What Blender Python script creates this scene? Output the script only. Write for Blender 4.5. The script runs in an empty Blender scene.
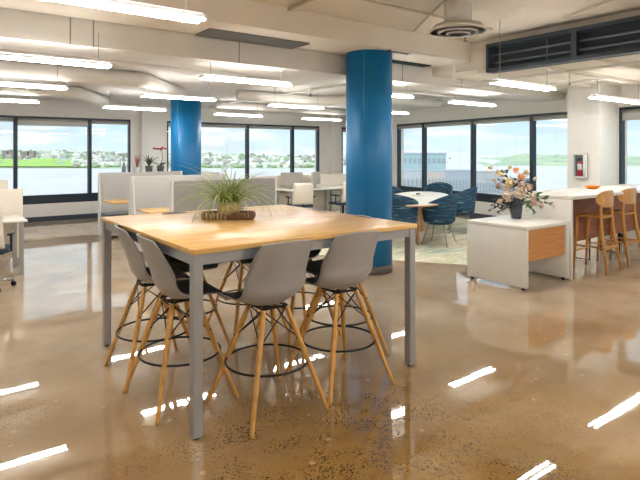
import bpy, bmesh, math, random
from mathutils import Vector, Matrix
random.seed(7)
PI = math.pi
COL = bpy.context.scene.collection
CX, HOR, F, H = 320.0, 152.0, 535.0, 1.62          # principal column, horizon row, focal length (px), camera height (m)
YAW = math.atan2(716, 535) - PI/2                    # camera heading against the building grid
UX, UY = 716/893.8, 535/893.8                        # building X axis seen from the camera

def cw(x, y):
    """camera-floor coordinates (right, ahead) to building coordinates"""
    return (x*UX + y*UY, -x*UY + y*UX)
def P(px, py, z=0.0):
    """building point at height z that the photo shows at px, py"""
    d = F*(H - z)/(py - HOR)
    X, Y = cw((px-CX)/F*d, d)
    return Vector((X, Y, z))
def srgb(r, g, b):
    f = lambda c: (c/12.92 if c <= .04045 else ((c+.055)/1.055)**2.4)
    return (f(r/255), f(g/255), f(b/255), 1)

# ------------------------------------------------------------------ camera, world, sun, exposure
cam = bpy.data.cameras.new('camera'); camo = bpy.data.objects.new('camera', cam); COL.objects.link(camo)
camo.location = (0, 0, H); camo.rotation_euler = (PI/2, 0, YAW)
cam.sensor_width = 36; cam.sensor_fit = 'HORIZONTAL'; cam.lens = F/640*36; cam.shift_y = -(240-HOR)/640
cam.clip_start = .05; cam.clip_end = 9000
bpy.context.scene.camera = camo
vs = bpy.context.scene.view_settings
vs.view_transform = 'Standard'; vs.look = 'None'; vs.gamma = 1; vs.use_curve_mapping = False
vs.exposure = 0.16

LAMP_STRENGTH = 84.0
FILL_STRENGTH = 4.0  # glow of the strips added to brighten the ceiling
SKY_STRENGTH = 1.45
world = bpy.data.worlds.new('world'); bpy.context.scene.world = world; world.use_nodes = True
wn, wl = world.node_tree.nodes, world.node_tree.links
wn.clear()
def wnode(t, **k):
    n = wn.new(t)
    for a, b in k.items(): setattr(n, a, b)
    return n
wo = wnode('ShaderNodeOutputWorld'); wb = wnode('ShaderNodeBackground'); wl.new(wb.outputs[0], wo.inputs[0])
wb.inputs[1].default_value = SKY_STRENGTH
tc = wnode('ShaderNodeTexCoord')
sep = wnode('ShaderNodeSeparateXYZ'); wl.new(tc.outputs['Generated'], sep.inputs[0])
grad = wnode('ShaderNodeValToRGB'); wl.new(sep.outputs[2], grad.inputs[0])
e = grad.color_ramp.elements
e[0].position = 0.0; e[0].color = srgb(200, 218, 226)
e[1].position = .6; e[1].color = srgb(140, 178, 208)
m_ = e.new(.07); m_.color = srgb(178, 206, 222)
mp = wnode('ShaderNodeMapping'); mp.inputs['Scale'].default_value = (3.2, 3.2, 15)
wl.new(tc.outputs['Generated'], mp.inputs[0])
nz = wnode('ShaderNodeTexNoise'); nz.inputs['Scale'].default_value = 1.6; nz.inputs['Detail'].default_value = 7; nz.inputs['Roughness'].default_value = .58
wl.new(mp.outputs[0], nz.inputs[0])
cr = wnode('ShaderNodeValToRGB'); cr.color_ramp.elements[0].position = .40; cr.color_ramp.elements[1].position = .60
wl.new(nz.outputs[0], cr.inputs[0])
mix = wnode('ShaderNodeMix', data_type='RGBA'); wl.new(cr.outputs[0], mix.inputs[0]); wl.new(grad.outputs[0], mix.inputs[6])
nz2 = wnode('ShaderNodeTexNoise'); nz2.inputs['Scale'].default_value = 3.2; nz2.inputs['Detail'].default_value = 5; wl.new(mp.outputs[0], nz2.inputs[0])
cr2 = wnode('ShaderNodeValToRGB'); wl.new(nz2.outputs[0], cr2.inputs[0])
cr2.color_ramp.elements[0].position = .35; cr2.color_ramp.elements[0].color = srgb(176, 186, 194)
cr2.color_ramp.elements[1].position = .62; cr2.color_ramp.elements[1].color = srgb(222, 225, 225)
wl.new(cr2.outputs[0], mix.inputs[7]); wl.new(mix.outputs[2], wb.inputs[0])

sun = bpy.data.lights.new('sun', 'SUN'); suno = bpy.data.objects.new('sun', sun); COL.objects.link(suno)
sun.energy = 2.6; sun.angle = .02; sun.color = (1, .95, .86)
suno.rotation_euler = (math.radians(38), 0, YAW - .5)       # high, from behind the viewer, so no beam enters the room

# ------------------------------------------------------------------ helpers
class MB:
    def __init__(s): s.v = []; s.f = []; s.sm = []
    def add(s, vs_, fs_, smooth=False, M=None):
        o = len(s.v)
        for p in vs_: s.v.append(tuple(M @ Vector(p)) if M else tuple(p))
        for f in fs_: s.f.append([i+o for i in f]); s.sm.append(smooth)
        return s
    def box(s, x0, x1, y0, y1, z0, z1, M=None):
        v = [(x0,y0,z0),(x1,y0,z0),(x1,y1,z0),(x0,y1,z0),(x0,y0,z1),(x1,y0,z1),(x1,y1,z1),(x0,y1,z1)]
        return s.add(v, [(0,3,2,1),(4,5,6,7),(0,1,5,4),(1,2,6,5),(2,3,7,6),(3,0,4,7)], False, M)
    def rbox(s, x0, x1, y0, y1, z0, z1, r=.02, seg=3, M=None):
        """box with rounded edges"""
        bm = bmesh.new(); bmesh.ops.create_cube(bm, size=1)
        for v in bm.verts:
            v.co.x = x0+(v.co.x+.5)*(x1-x0); v.co.y = y0+(v.co.y+.5)*(y1-y0); v.co.z = z0+(v.co.z+.5)*(z1-z0)
        r = min(r, .49*min(abs(x1-x0), abs(y1-y0), abs(z1-z0)))
        bmesh.ops.bevel(bm, geom=list(bm.edges), offset=r, segments=seg, affect='EDGES', profile=.5)
        bm.verts.index_update()
        s.add([v.co[:] for v in bm.verts], [[v.index for v in f.verts] for f in bm.faces], True, M); bm.free(); return s
    def tube(s, pts, r, n=8, cap=True, closed=False, M=None):
        pts = [Vector(p) for p in pts]; N = len(pts)
        rr = r if isinstance(r, (list, tuple)) else [r]*N
        vs_, fs_ = [], []; up = None
        for i, p in enumerate(pts):
            a = pts[(i-1) % N] if (closed or i > 0) else p
            b = pts[(i+1) % N] if (closed or i < N-1) else p
            t = (b-a).normalized()
            if up is None: up = Vector((0,0,1)) if abs(t.z) < .9 else Vector((1,0,0))
            x = up.cross(t)
            if x.length < 1e-5: x = Vector((1,0,0)).cross(t)
            x.normalize(); y = t.cross(x).normalized(); up = y
            for k in range(n):
                q = 2*PI*k/n; vs_.append(p + (x*math.cos(q) + y*math.sin(q))*rr[i])
        for i in range(N if closed else N-1):
            j = (i+1) % N
            for k in range(n): fs_.append((i*n+k, i*n+(k+1) % n, j*n+(k+1) % n, j*n+k))
        if cap and not closed:
            fs_.append(tuple(reversed(range(n)))); fs_.append(tuple((N-1)*n+k for k in range(n)))
        return s.add(vs_, fs_, True, M)
    def lathe(s, prof, n=24, c=(0,0,0), M=None):
        vs_, fs_ = [], []
        for (r, z) in prof:
            for k in range(n):
                q = 2*PI*k/n; vs_.append((c[0]+r*math.cos(q), c[1]+r*math.sin(q), c[2]+z))
        for i in range(len(prof)-1):
            for k in range(n): fs_.append((i*n+k, i*n+(k+1) % n, (i+1)*n+(k+1) % n, (i+1)*n+k))
        if prof[0][0] > 1e-4: fs_.append(tuple(reversed(range(n))))
        if prof[-1][0] > 1e-4: fs_.append(tuple((len(prof)-1)*n+k for k in range(n)))
        return s.add(vs_, fs_, True, M)
    def prism(s, poly, z0, z1, M=None):
        n = len(poly)
        v = [(p[0], p[1], z0) for p in poly] + [(p[0], p[1], z1) for p in poly]
        return s.add(v, [tuple(reversed(range(n))), tuple(range(n, 2*n))] + [(i, (i+1) % n, n+(i+1) % n, n+i) for i in range(n)], False, M)
    def blob(s, c, r, sq=(1,1,1), n=8, jit=0):
        vs_, fs_ = [], []
        for i in range(n//2+1):
            a = PI*i/(n//2)
            for k in range(n):
                q = 2*PI*k/n; j = 1+random.uniform(-jit, jit)
                vs_.append((c[0]+r*sq[0]*j*math.sin(a)*math.cos(q), c[1]+r*sq[1]*j*math.sin(a)*math.sin(q), c[2]+r*sq[2]*j*math.cos(a)))
        for i in range(n//2):
            for k in range(n): fs_.append((i*n+k, (i+1)*n+k, (i+1)*n+(k+1) % n, i*n+(k+1) % n))
        return s.add(vs_, fs_, True)
    def build(s, name, mat, parent=None, loc=(0,0,0), rotz=0, bevel=0):
        me = bpy.data.meshes.new(name); me.from_pydata(s.v, [], s.f); me.update()
        bm = bmesh.new(); bm.from_mesh(me); bmesh.ops.recalc_face_normals(bm, faces=list(bm.faces)); bm.to_mesh(me); bm.free()
        me.polygons.foreach_set('use_smooth', s.sm); me.materials.append(mat)
        o = bpy.data.objects.new(name, me); COL.objects.link(o); o.location = loc; o.rotation_euler = (0, 0, rotz)
        if parent: o.parent = parent
        if bevel:
            b = o.modifiers.new('b', 'BEVEL'); b.width = bevel; b.segments = 2; b.limit_method = 'ANGLE'
        return o

def tag(o, label=None, cat=None, group=None, kind=None):
    for k, v in (('label', label), ('category', cat), ('group', group), ('kind', kind)):
        if v: o[k] = v
    return o
def empty(name, loc, rz=0, label=None, cat=None, group=None, kind=None):
    o = bpy.data.objects.new(name, None); COL.objects.link(o); o.location = loc; o.rotation_euler = (0, 0, rz)
    o.empty_display_size = .1
    return tag(o, label, cat, group, kind)
def kids(o): return [c for c in bpy.data.objects if c.parent == o]
def copy_tree(o, parent=None):
    ch = kids(o); c = o.copy(); COL.objects.link(c)
    if parent: c.parent = parent
    for k in ch: copy_tree(k, c)
    return c
def place(proto, first, loc, rz, label, group):
    o = proto if first else copy_tree(proto)
    o.location = loc; o.rotation_euler = (0, 0, rz); o['label'] = label; o['group'] = group
    return o

MATS = {}
def mat(name, col, rough=.5, metal=0, spec=.5, var=0, vscale=8, bump=0, bscale=60, coat=0, emit=None, stretch=None, col2=None, trans=0):
    m = bpy.data.materials.new(name); m.use_nodes = True; nt = m.node_tree; b = nt.nodes['Principled BSDF']
    b.inputs['Base Color'].default_value = col; b.inputs['Roughness'].default_value = rough
    b.inputs['Metallic'].default_value = metal; b.inputs['Specular IOR Level'].default_value = spec
    if coat: b.inputs['Coat Weight'].default_value = coat; b.inputs['Coat Roughness'].default_value = .08
    if trans: b.inputs['Transmission Weight'].default_value = trans
    t = nt.nodes.new('ShaderNodeTexCoord'); mp = nt.nodes.new('ShaderNodeMapping'); nt.links.new(t.outputs['Object'], mp.inputs[0])
    if stretch: mp.inputs['Scale'].default_value = stretch
    n = nt.nodes.new('ShaderNodeTexNoise'); n.inputs['Scale'].default_value = vscale; n.inputs['Detail'].default_value = 5
    nt.links.new(mp.outputs[0], n.inputs[0])
    r = nt.nodes.new('ShaderNodeValToRGB'); nt.links.new(n.outputs[0], r.inputs[0])
    c2 = col2 or tuple(c*(1-max(var, .03)) for c in col[:3]) + (1,)
    r.color_ramp.elements[0].position = .35; r.color_ramp.elements[0].color = c2
    r.color_ramp.elements[1].position = .65; r.color_ramp.elements[1].color = col
    nt.links.new(r.outputs[0], b.inputs['Base Color'])
    if bump:
        n2 = nt.nodes.new('ShaderNodeTexNoise'); n2.inputs['Scale'].default_value = bscale; nt.links.new(mp.outputs[0], n2.inputs[0])
        bp = nt.nodes.new('ShaderNodeBump'); bp.inputs['Strength'].default_value = bump; bp.inputs['Distance'].default_value = .01
        nt.links.new(n2.outputs[0], bp.inputs['Height']); nt.links.new(bp.outputs[0], b.inputs['Normal'])
    if emit:
        b.inputs['Emission Color'].default_value = emit[0]; b.inputs['Emission Strength'].default_value = emit[1]
    MATS[name] = m; return m

def wood(name, c1, c2, scale=(2, 30, 30), rough=.35, coat=.2):
    m = mat(name, c1, rough, col2=c2, vscale=1.5, stretch=scale, coat=coat)
    return m

paint = mat('white_paint', srgb(232, 228, 220), .75, bump=.05, bscale=90)
ceil_m = mat('ceiling_paint', srgb(226, 216, 200), .85, var=.10, vscale=1.3, bump=.1, bscale=20)
soffit_m = mat('soffit_paint', srgb(218, 214, 207), .8, var=.05, vscale=2)
duct_m = mat('duct_paint', srgb(222, 217, 207), .6, var=.06, vscale=3)
dark_base = mat('dark_baseboard', srgb(48, 58, 70), .5)
frame_m = mat('window_frame_metal', srgb(38, 48, 60), .4, metal=.2)
blind_m = mat('blind_fabric', srgb(214, 210, 202), .8)
_n = blind_m.node_tree; _t = _n.nodes.new('ShaderNodeBsdfTranslucent'); _t.inputs[0].default_value = srgb(222, 218, 210); _x = _n.nodes.new('ShaderNodeMixShader'); _x.inputs[0].default_value = .55
_n.links.new(_n.nodes['Principled BSDF'].outputs[0], _x.inputs[1]); _n.links.new(_t.outputs[0], _x.inputs[2]); _n.links.new(_x.outputs[0], _n.nodes['Material Output'].inputs[0])
blue_m = mat('blue_column_paint', srgb(0, 112, 168), .42, var=.04, vscale=2)
grey_base = mat('grey_rubber_base', srgb(88, 86, 84), .6)
oak = wood('light_oak_top', srgb(228, 188, 122), srgb(214, 168, 98), (1.2, 16, 16), .27, 0); oak.node_tree.nodes['Principled BSDF'].inputs['Specular IOR Level'].default_value = .2
steel = mat('silver_painted_steel', srgb(168, 170, 170), .35, metal=.5)
shell_m = mat('grey_shell_plastic', srgb(160, 157, 151), .33)
pad_m = mat('charcoal_pad_fabric', srgb(60, 70, 80), .85, bump=.3, bscale=400)
beech = wood('beech_leg', srgb(216, 164, 84), srgb(192, 136, 58), (25, 25, 2), .4, .1)
black_m = mat('black_wire', srgb(22, 22, 24), .4, metal=.4)
white_lam = mat('white_laminate', srgb(226, 222, 210), .35)
wood_pan = wood('oak_cabinet_panel', srgb(200, 140, 76), srgb(184, 122, 60), (3, 3, 30), .45, .1)
brown_pan = wood('brown_bar_panel', srgb(160, 104, 72), srgb(140, 86, 58), (2, 2, 14), .5, 0)
stool_wood = wood('oak_stool', srgb(212, 158, 86), srgb(194, 136, 64), (20, 20, 2), .4, .15)
booth_shell = mat('pale_booth_shell', srgb(222, 220, 214), .6)
booth_felt = mat('light_grey_felt', srgb(192, 189, 182), .9, var=.05, vscale=40, bump=.2, bscale=300)
booth_dark = mat('mid_grey_felt', srgb(150, 147, 140), .9, var=.06, vscale=40, bump=.2, bscale=300)
seat_grey = mat('dark_seat_vinyl', srgb(90, 92, 96), .5)
beige_pl = mat('beige_plastic', srgb(224, 214, 196), .5)
navy = mat('navy_fabric', srgb(36, 52, 72), .8)
lamp_body = mat('lamp_housing', srgb(225, 225, 222), .4)
fill_glow_m = mat('ceiling_fill_glow', srgb(255, 250, 245), .5, emit=((1, .975, .95, 1), FILL_STRENGTH))
lamp_em = mat('lamp_tube', srgb(255, 250, 245), .5, emit=((1, .985, .985, 1), LAMP_STRENGTH))
cable_m = mat('thin_cable', srgb(150, 146, 138), .5)
chrome = mat('chrome', srgb(190, 190, 190), .2, metal=.9)

# patterned blue chair fabric
def fabric_blue():
    m = mat('blue_striped_fabric', srgb(20, 62, 88), .8); nt = m.node_tree; b = nt.nodes['Principled BSDF']
    t = nt.nodes.new('ShaderNodeTexCoord'); mp = nt.nodes.new('ShaderNodeMapping'); mp.inputs['Scale'].default_value = (.9, .9, 11)
    nt.links.new(t.outputs['Object'], mp.inputs[0])
    n = nt.nodes.new('ShaderNodeTexNoise'); n.inputs['Scale'].default_value = 1.6; n.inputs['Detail'].default_value = 2; nt.links.new(mp.outputs[0], n.inputs[0])
    r = nt.nodes.new('ShaderNodeValToRGB'); nt.links.new(n.outputs[0], r.inputs[0]); r.color_ramp.interpolation = 'CONSTANT'
    el = r.color_ramp.elements; el[0].position = 0; el[0].color = srgb(18, 48, 72); el[1].position = .58; el[1].color = srgb(96, 134, 146)
    x = el.new(.62); x.color = srgb(14, 40, 62); y = el.new(.42); y.color = srgb(18, 60, 88); z = el.new(.39); z.color = srgb(70, 104, 112)
    nt.links.new(r.outputs[0], b.inputs['Base Color']); return m
blue_fab = fabric_blue()

def glass_mat():
    m = bpy.data.materials.new('window_glass'); m.use_nodes = True; nt = m.node_tree; nt.nodes.clear()
    o = nt.nodes.new('ShaderNodeOutputMaterial'); mx = nt.nodes.new('ShaderNodeMixShader')
    t = nt.nodes.new('ShaderNodeBsdfTransparent'); t.inputs[0].default_value = (.95, .975, .97, 1)
    g = nt.nodes.new('ShaderNodeBsdfGlossy'); g.inputs['Roughness'].default_value = .01
    lw = nt.nodes.new('ShaderNodeLayerWeight'); lw.inputs[0].default_value = .5
    pw = nt.nodes.new('ShaderNodeMath'); pw.operation = 'POWER'; pw.inputs[1].default_value = 5; nt.links.new(lw.outputs['Facing'], pw.inputs[0])
    fr = nt.nodes.new('ShaderNodeMath'); fr.operation = 'MULTIPLY_ADD'; fr.inputs[1].default_value = .9; fr.inputs[2].default_value = .03; nt.links.new(pw.outputs[0], fr.inputs[0])
    nt.links.new(fr.outputs[0], mx.inputs[0]); nt.links.new(t.outputs[0], mx.inputs[1]); nt.links.new(g.outputs[0], mx.inputs[2])
    nt.links.new(mx.outputs[0], o.inputs[0]); return m
glass = glass_mat()

def floor_mat():
    m = bpy.data.materials.new('polished_concrete'); m.use_nodes = True; nt = m.node_tree; N = nt.nodes; L = nt.links
    b = N['Principled BSDF']; t = N.new('ShaderNodeTexCoord')
    def noise(s, d=5, ro=.5):
        n = N.new('ShaderNodeTexNoise'); n.inputs['Scale'].default_value = s; n.inputs['Detail'].default_value = d; n.inputs['Roughness'].default_value = ro
        L.new(t.outputs['Object'], n.inputs[0]); return n
    def ramp(src, stops):
        r = N.new('ShaderNodeValToRGB'); L.new(src, r.inputs[0]); el = r.color_ramp.elements
        el[0].position, el[0].color = stops[0]; el[1].position, el[1].color = stops[-1]
        for p_, c_ in stops[1:-1]:
            q = el.new(p_); q.color = c_
        return r
    def mixc(fac, a, c):
        x = N.new('ShaderNodeMix'); x.data_type = 'RGBA'; L.new(fac, x.inputs[0])
        if isinstance(a, tuple): x.inputs[6].default_value = a
        else: L.new(a, x.inputs[6])
        if isinstance(c, tuple): x.inputs[7].default_value = c
        else: L.new(c, x.inputs[7])
        return x.outputs[2]
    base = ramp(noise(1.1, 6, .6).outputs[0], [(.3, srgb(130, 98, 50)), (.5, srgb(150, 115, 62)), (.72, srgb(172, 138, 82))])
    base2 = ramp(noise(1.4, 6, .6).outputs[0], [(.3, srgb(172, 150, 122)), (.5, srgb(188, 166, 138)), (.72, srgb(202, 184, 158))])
    # the slab is more amber around the near end of the high table, paler beyond
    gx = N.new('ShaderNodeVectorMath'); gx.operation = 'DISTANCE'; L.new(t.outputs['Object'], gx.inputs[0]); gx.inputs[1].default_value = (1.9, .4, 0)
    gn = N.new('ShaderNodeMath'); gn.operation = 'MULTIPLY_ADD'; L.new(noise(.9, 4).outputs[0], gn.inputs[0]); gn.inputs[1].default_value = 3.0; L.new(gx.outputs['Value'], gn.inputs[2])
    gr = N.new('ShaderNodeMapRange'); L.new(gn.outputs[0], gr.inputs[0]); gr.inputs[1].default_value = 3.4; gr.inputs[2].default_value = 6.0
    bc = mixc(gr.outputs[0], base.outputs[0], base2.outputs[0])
    # fine aggregate: dark and pale chips, showing where the slab was ground deeper
    vo = N.new('ShaderNodeTexVoronoi'); vo.inputs['Scale'].default_value = 95; L.new(t.outputs['Object'], vo.inputs[0])
    chip = ramp(vo.outputs['Color'], [(.50, (0,0,0,1)), (.56, (1,1,1,1))])
    dist = ramp(vo.outputs['Distance'], [(.36, (1,1,1,1)), (.50, (0,0,0,1))])
    zone = ramp(noise(.75, 3, .5).outputs[0], [(.47, (0,0,0,1)), (.60, (1,1,1,1))])
    inv = N.new('ShaderNodeMath'); inv.operation = 'SUBTRACT'; inv.inputs[0].default_value = 1; L.new(chip.outputs[0], inv.inputs[1])
    m1 = N.new('ShaderNodeMath'); m1.operation = 'MULTIPLY'; L.new(inv.outputs[0], m1.inputs[0]); L.new(dist.outputs[0], m1.inputs[1])
    # explicit ground-out patch in front of the high table, where the chips are densest
    sx = N.new('ShaderNodeVectorMath'); sx.operation = 'DISTANCE'; L.new(t.outputs['Object'], sx.inputs[0]); sx.inputs[1].default_value = (1.80, 2.05, 0)
    pr = N.new('ShaderNodeMapRange'); L.new(sx.outputs['Value'], pr.inputs[0]); pr.inputs[1].default_value = .7; pr.inputs[2].default_value = 1.5; pr.inputs[3].default_value = 1; pr.inputs[4].default_value = 0
    zz = N.new('ShaderNodeMath'); zz.operation = 'MAXIMUM'; pz = N.new('ShaderNodeMath'); pz.operation = 'MULTIPLY'; L.new(pr.outputs[0], pz.inputs[0])
    pn = ramp(noise(4.5, 4, .6).outputs[0], [(.42, (.05,.05,.05,1)), (.56, (1,1,1,1))]); L.new(pn.outputs[0], pz.inputs[1]); L.new(pz.outputs[0], zz.inputs[0])
    zk = N.new('ShaderNodeMath'); zk.operation = 'MULTIPLY'; L.new(zone.outputs[0], zk.inputs[0]); zk.inputs[1].default_value = .35
    L.new(zk.outputs[0], zz.inputs[1])
    m2 = N.new('ShaderNodeMath'); m2.operation = 'MULTIPLY'; L.new(m1.outputs[0], m2.inputs[0]); L.new(zz.outputs[0], m2.inputs[1])
    c1 = mixc(m2.outputs[0], bc, srgb(40, 28, 18))
    vo2 = N.new('ShaderNodeTexVoronoi'); vo2.inputs['Scale'].default_value = 7; L.new(t.outputs['Object'], vo2.inputs[0])
    pale = ramp(vo2.outputs['Distance'], [(.10, (1,1,1,1)), (.14, (0,0,0,1))])
    pick = ramp(vo2.outputs['Color'], [(.62, (0,0,0,1)), (.66, (1,1,1,1))])
    m3 = N.new('ShaderNodeMath'); m3.operation = 'MULTIPLY'; L.new(pale.outputs[0], m3.inputs[0]); L.new(pick.outputs[0], m3.inputs[1])
    m4 = N.new('ShaderNodeMath'); m4.operation = 'MULTIPLY'; L.new(m3.outputs[0], m4.inputs[0]); m4.inputs[1].default_value = .5
    c2 = mixc(m4.outputs[0], c1, srgb(205, 180, 140))
    L.new(c2, b.inputs['Base Color'])
    rr = ramp(noise(2.3, 4).outputs[0], [(.3, (.012,)*3+(1,)), (.7, (.035,)*3+(1,))]); L.new(rr.outputs[0], b.inputs['Roughness'])
    b.inputs['IOR'].default_value = 2.05
    bp = N.new('ShaderNodeBump'); bp.inputs['Strength'].default_value = .07; bp.inputs['Distance'].default_value = .02
    L.new(noise(1.6, 1, .4).outputs[0], bp.inputs['Height']); L.new(bp.outputs[0], b.inputs['Normal'])
    return m
concrete = floor_mat()

# ------------------------------------------------------------------ room shell
YA = 13.9                                        # long left facade
FR0, FR1 = Vector((8.95, -5, 0)), Vector((11.87, YA, 0))     # right facade runs between these
XL, YB = -7.0, -5.0
def S(o): return tag(o, kind='structure')
fl = MB().prism([(XL-.3, YB-.3), (FR0.x+.3, YB-.3), (FR1.x+.3, YA+.3), (XL-.3, YA+.3)], -.2, 0).build('floor', concrete); S(fl)

def to_pxX(px):                                   # X on the left facade seen at column px
    r = (px-CX)/F; d = YA/(UX - UY*r); return cw(r*d, d)[0]
FRd = (FR1-FR0).normalized(); FRL = (FR1-FR0).length
def to_pxR(px):                                   # distance along the right facade at column px
    r = (px-CX)/F; dx, dy = cw(r, 1)
    # FR0 + s*FRd = t*(dx,dy)
    det = FRd.x*(-dy) + dx*FRd.y
    s = (-FR0.x*(-dy) - dx*FR0.y)/det*1.0
    s = ((-FR0.x)*(-dy) - (-dx)*(-FR0.y))/(FRd.x*(-dy) - (-dx)*FRd.y)
    return s
Z_S, Z_G, Z_T = .41, .61, 2.45
def facade(name, A, ang, L, openings, flip):
    """wall along local +x from A, outside on local +y (flip: -y), with window openings"""
    o0, o1 = (0, .25) if not flip else (-.25, 0)
    w = MB(); bb = MB(); x = 0
    w.box(0, L, o0, o1, 0, Z_S); w.box(0, L, o0, o1, Z_T, 3.25)
    for a, b in openings:
        if a > x: w.box(x, a, o0, o1, Z_S, Z_T)
        x = b
    if x < L: w.box(x, L, o0, o1, Z_S, Z_T)
    S(w.build('wall_'+name, paint, None, A, ang))
    S((bb.box(0, L, -.02, 0, 0, .11) if not flip else bb.box(0, L, 0, .02, 0, .11)).build('baseboard_'+name, dark_base, None, A, ang))
WN = [0]
def window(A, ang, a, b, flip, drop=.14):
    WN[0] += 1
    root = empty('window_%d' % WN[0], A, ang, kind='structure')
    s = -1 if flip else 1
    def bx(m, x0, x1, y0, y1, z0, z1): return m.box(x0, x1, min(y0*s, y1*s), max(y0*s, y1*s), z0, z1)
    f = MB(); t = .04
    bx(f, a, a+t, .0, .12, Z_S, Z_T); bx(f, b-t, b, .0, .12, Z_S, Z_T); bx(f, a+t, b-t, .0, .12, Z_T-.05, Z_T); bx(f, a+t, b-t, 0, .12, Z_S, Z_G)
    f.build('window_frame', frame_m, root)
    bx(MB(), a+t, b-t, .055, .063, Z_G, Z_T-.05).build('window_pane', glass, root)
    r = MB(); bx(r, a+t, b-t, .03, .034, Z_T-.05-drop, Z_T-.05); bx(r, a+t, b-t, .024, .04, Z_T-.065-drop, Z_T-.05-drop)
    r.tube([(a+t, .03*s, Z_T-.08), (b-t, .03*s, Z_T-.08)], .026, 10)
    r.build('roller_blind', blind_m, root)

AL = Vector((XL, YA, 0))
wl_ = [(-6.2, -4.66), (-4.66, -3.06), (-3.06, -1.46), (-1.46, .14), (.14, 1.74), (1.74, 3.34), (3.34, 4.32), (5.28, 6.14), (6.14, 7.74), (7.74, 9.34), (9.34, 10.36), (11.3, 11.72)]
ops = [(a-XL, b-XL) for a, b in wl_]
facade('left', AL, 0, FR1.x-XL+.25, ops, False)
for i, (a, b) in enumerate(ops): window(AL, 0, a, b, False, [.1, .1, .1, .12, .08, .15, .07, .1, .07, .07, .06, .1][i])
angR = math.atan2(FRd.y, FRd.x)
cuts = [to_pxR(p) for p in (397, 422.7, 471.6, 531, 583)]
right_ops = []
s619 = to_pxR(619)
right_ops += [(s619-1.6, s619)]
for i in range(4, 0, -1): right_ops.append((cuts[i], cuts[i-1]))
right_ops = [(s619-1.6-1.65*k, s619-1.65*k) for k in (4, 3, 2, 1)] + right_ops
facade('right', FR0, angR, FRL, right_ops, True)
for i, (a, b) in enumerate(right_ops): window(FR0, angR, a, b, True, .18 if i < 5 else .08)
S(MB().box(XL-.25, XL, YB, YA+.25, 0, 3.25).build('wall_side', paint))
S(MB().box(XL-.25, FR0.x+.25, YB-.25, YB, 0, 3.25).build('wall_rear', paint))
# pillar between the right windows
pd = Vector((-.477*UX+.879*UY, .477*UY+.879*UX, 0)).normalized()
def frp(s, off): return FR0 + FRd*s + Vector((-FRd.y, FRd.x, 0))*off
c0 = Vector(cw(4.99, 9.54)+(0,))
s0 = (c0-FR0).dot(FRd); off = (c0-FR0).dot(Vector((-FRd.y, FRd.x, 0)))
pil = [frp(s0, off), frp(s0+.66, off), frp(s0+.66, .0), frp(s619+.02, 0)]
S(MB().prism([(p.x, p.y) for p in pil], 0, 2.84).build('wall_pillar', paint))
# corner pilaster on the left facade, slightly proud of the wall
S(MB().box(10.75, 11.15, YA-.12, YA, 0, 2.84).build('wall_pilaster', paint))
S(MB().box(4.55, 5.1, YA-.18, YA, 0, 2.84).build('wall_pier', paint))

# ceilings: high slab over the near bay, lower one around it
XH, YH, ZL, ZH = 6.4, 5.8, 2.84, 3.25
S(MB().box(XL-.25, 12.2, YB-.25, YA+.25, ZH, ZH+.2).build('ceiling', ceil_m))
S(MB().box(XL, 12.1, YH+.68, YA, ZL, ZH-.002).build('ceiling_lower', soffit_m))
c_ = MB().box(XH+.18, 11.8, YB, YH, ZL, ZH-.002); S(c_.build('ceiling_side', ceil_m))
bm_ = MB().box(XL, 12.0, YH, YH+.68, 2.70, 3.0); 
S(bm_.build('trim_1', duct_m))
S(MB().box(XL, 12.0, YH-.75, YH-.02, 2.97, ZH-.002).build('trim_2', ceil_m))
seams = MB()
for x in (-2.2, -.35, 1.2, 1.42, 3.1, 5.9, 7.3): seams.box(x, x+.012, YH-.006, YH, 2.70, 3.0)
S(seams.build('trim_3', mat('seam_grey', srgb(150, 144, 132), .6)))

# dark recessed bulkhead along the upper right
bulk = mat('dark_bulkhead', srgb(58, 68, 76), .55, metal=.2)
root = empty('ceiling_bulkhead', (XH, 0, 0), 0, 'long dark grey open bulkhead recessed in the ceiling at upper right', 'bulkhead')
Y1 = 4.65
MB().box(.14, .17, YB+.1, Y1, 2.74, 3.14).build('back_panel', mat('bulkhead_back_grey', srgb(52, 60, 68), .7), root)  # dark blue-grey is the panel's own colour
m = MB(); m.box(0, .16, YB+.1, Y1, 2.74, 2.79).box(0, .16, YB+.1, Y1, 3.09, 3.14).box(0, .16, Y1-.03, Y1, 2.74, 3.14); m.build('bulkhead_frame', bulk, root)
for z in (2.87, 2.98):
    MB().tube([(.07, YB+.2, z), (.07, Y1-.03, z)], .014, 8).build('pipe', mat('pipe_grey', srgb(96, 104, 112), .5) if 'pipe_grey' not in MATS else MATS['pipe_grey'], root)
for y in (3.35, 1.9, .4): MB().box(.0, .15, y, y+.07, 2.79, 3.09).build('bracket', bulk, root)

# ducts and pipes beneath the lower ceiling
def duct(pts, r, label, nm='ceiling_duct', cat='duct', mt=duct_m):
    """tube through points with rounded corners"""
    out = []
    pts = [Vector(p) for p in pts]
    for i, p in enumerate(pts):
        if 0 < i < len(pts)-1:
            a = (pts[i-1]-p).normalized(); b = (pts[i+1]-p).normalized(); k = max(r*1.6, .03)
            for t in (0, .25, .5, .75, 1): out.append((p+a*k)*(1-t)**2 + 2*t*(1-t)*p + (p+b*k)*t*t)
        else: out.append(p)
    return tag(MB().tube(out, r, 14 if r > .05 else 8).build(nm, mt), label, cat)
duct([(-1.5, 8.2, 2.73), (2.7, 8.2, 2.73), (3.9, 9.6, 2.73)], .115, 'round white duct with a bend behind the left lamps')
duct([(-2, 10.6, 2.72), (2.3, 10.6, 2.72), (3.4, 12.4, 2.72)], .11, 'round white duct nearest the left windows')
duct([(4.9, 9.2, 2.72), (6.9, 9.2, 2.72), (7.6, 8.0, 2.72), (9.3, 8.0, 2.72)], .10, 'round white duct in front of the middle windows')
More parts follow.
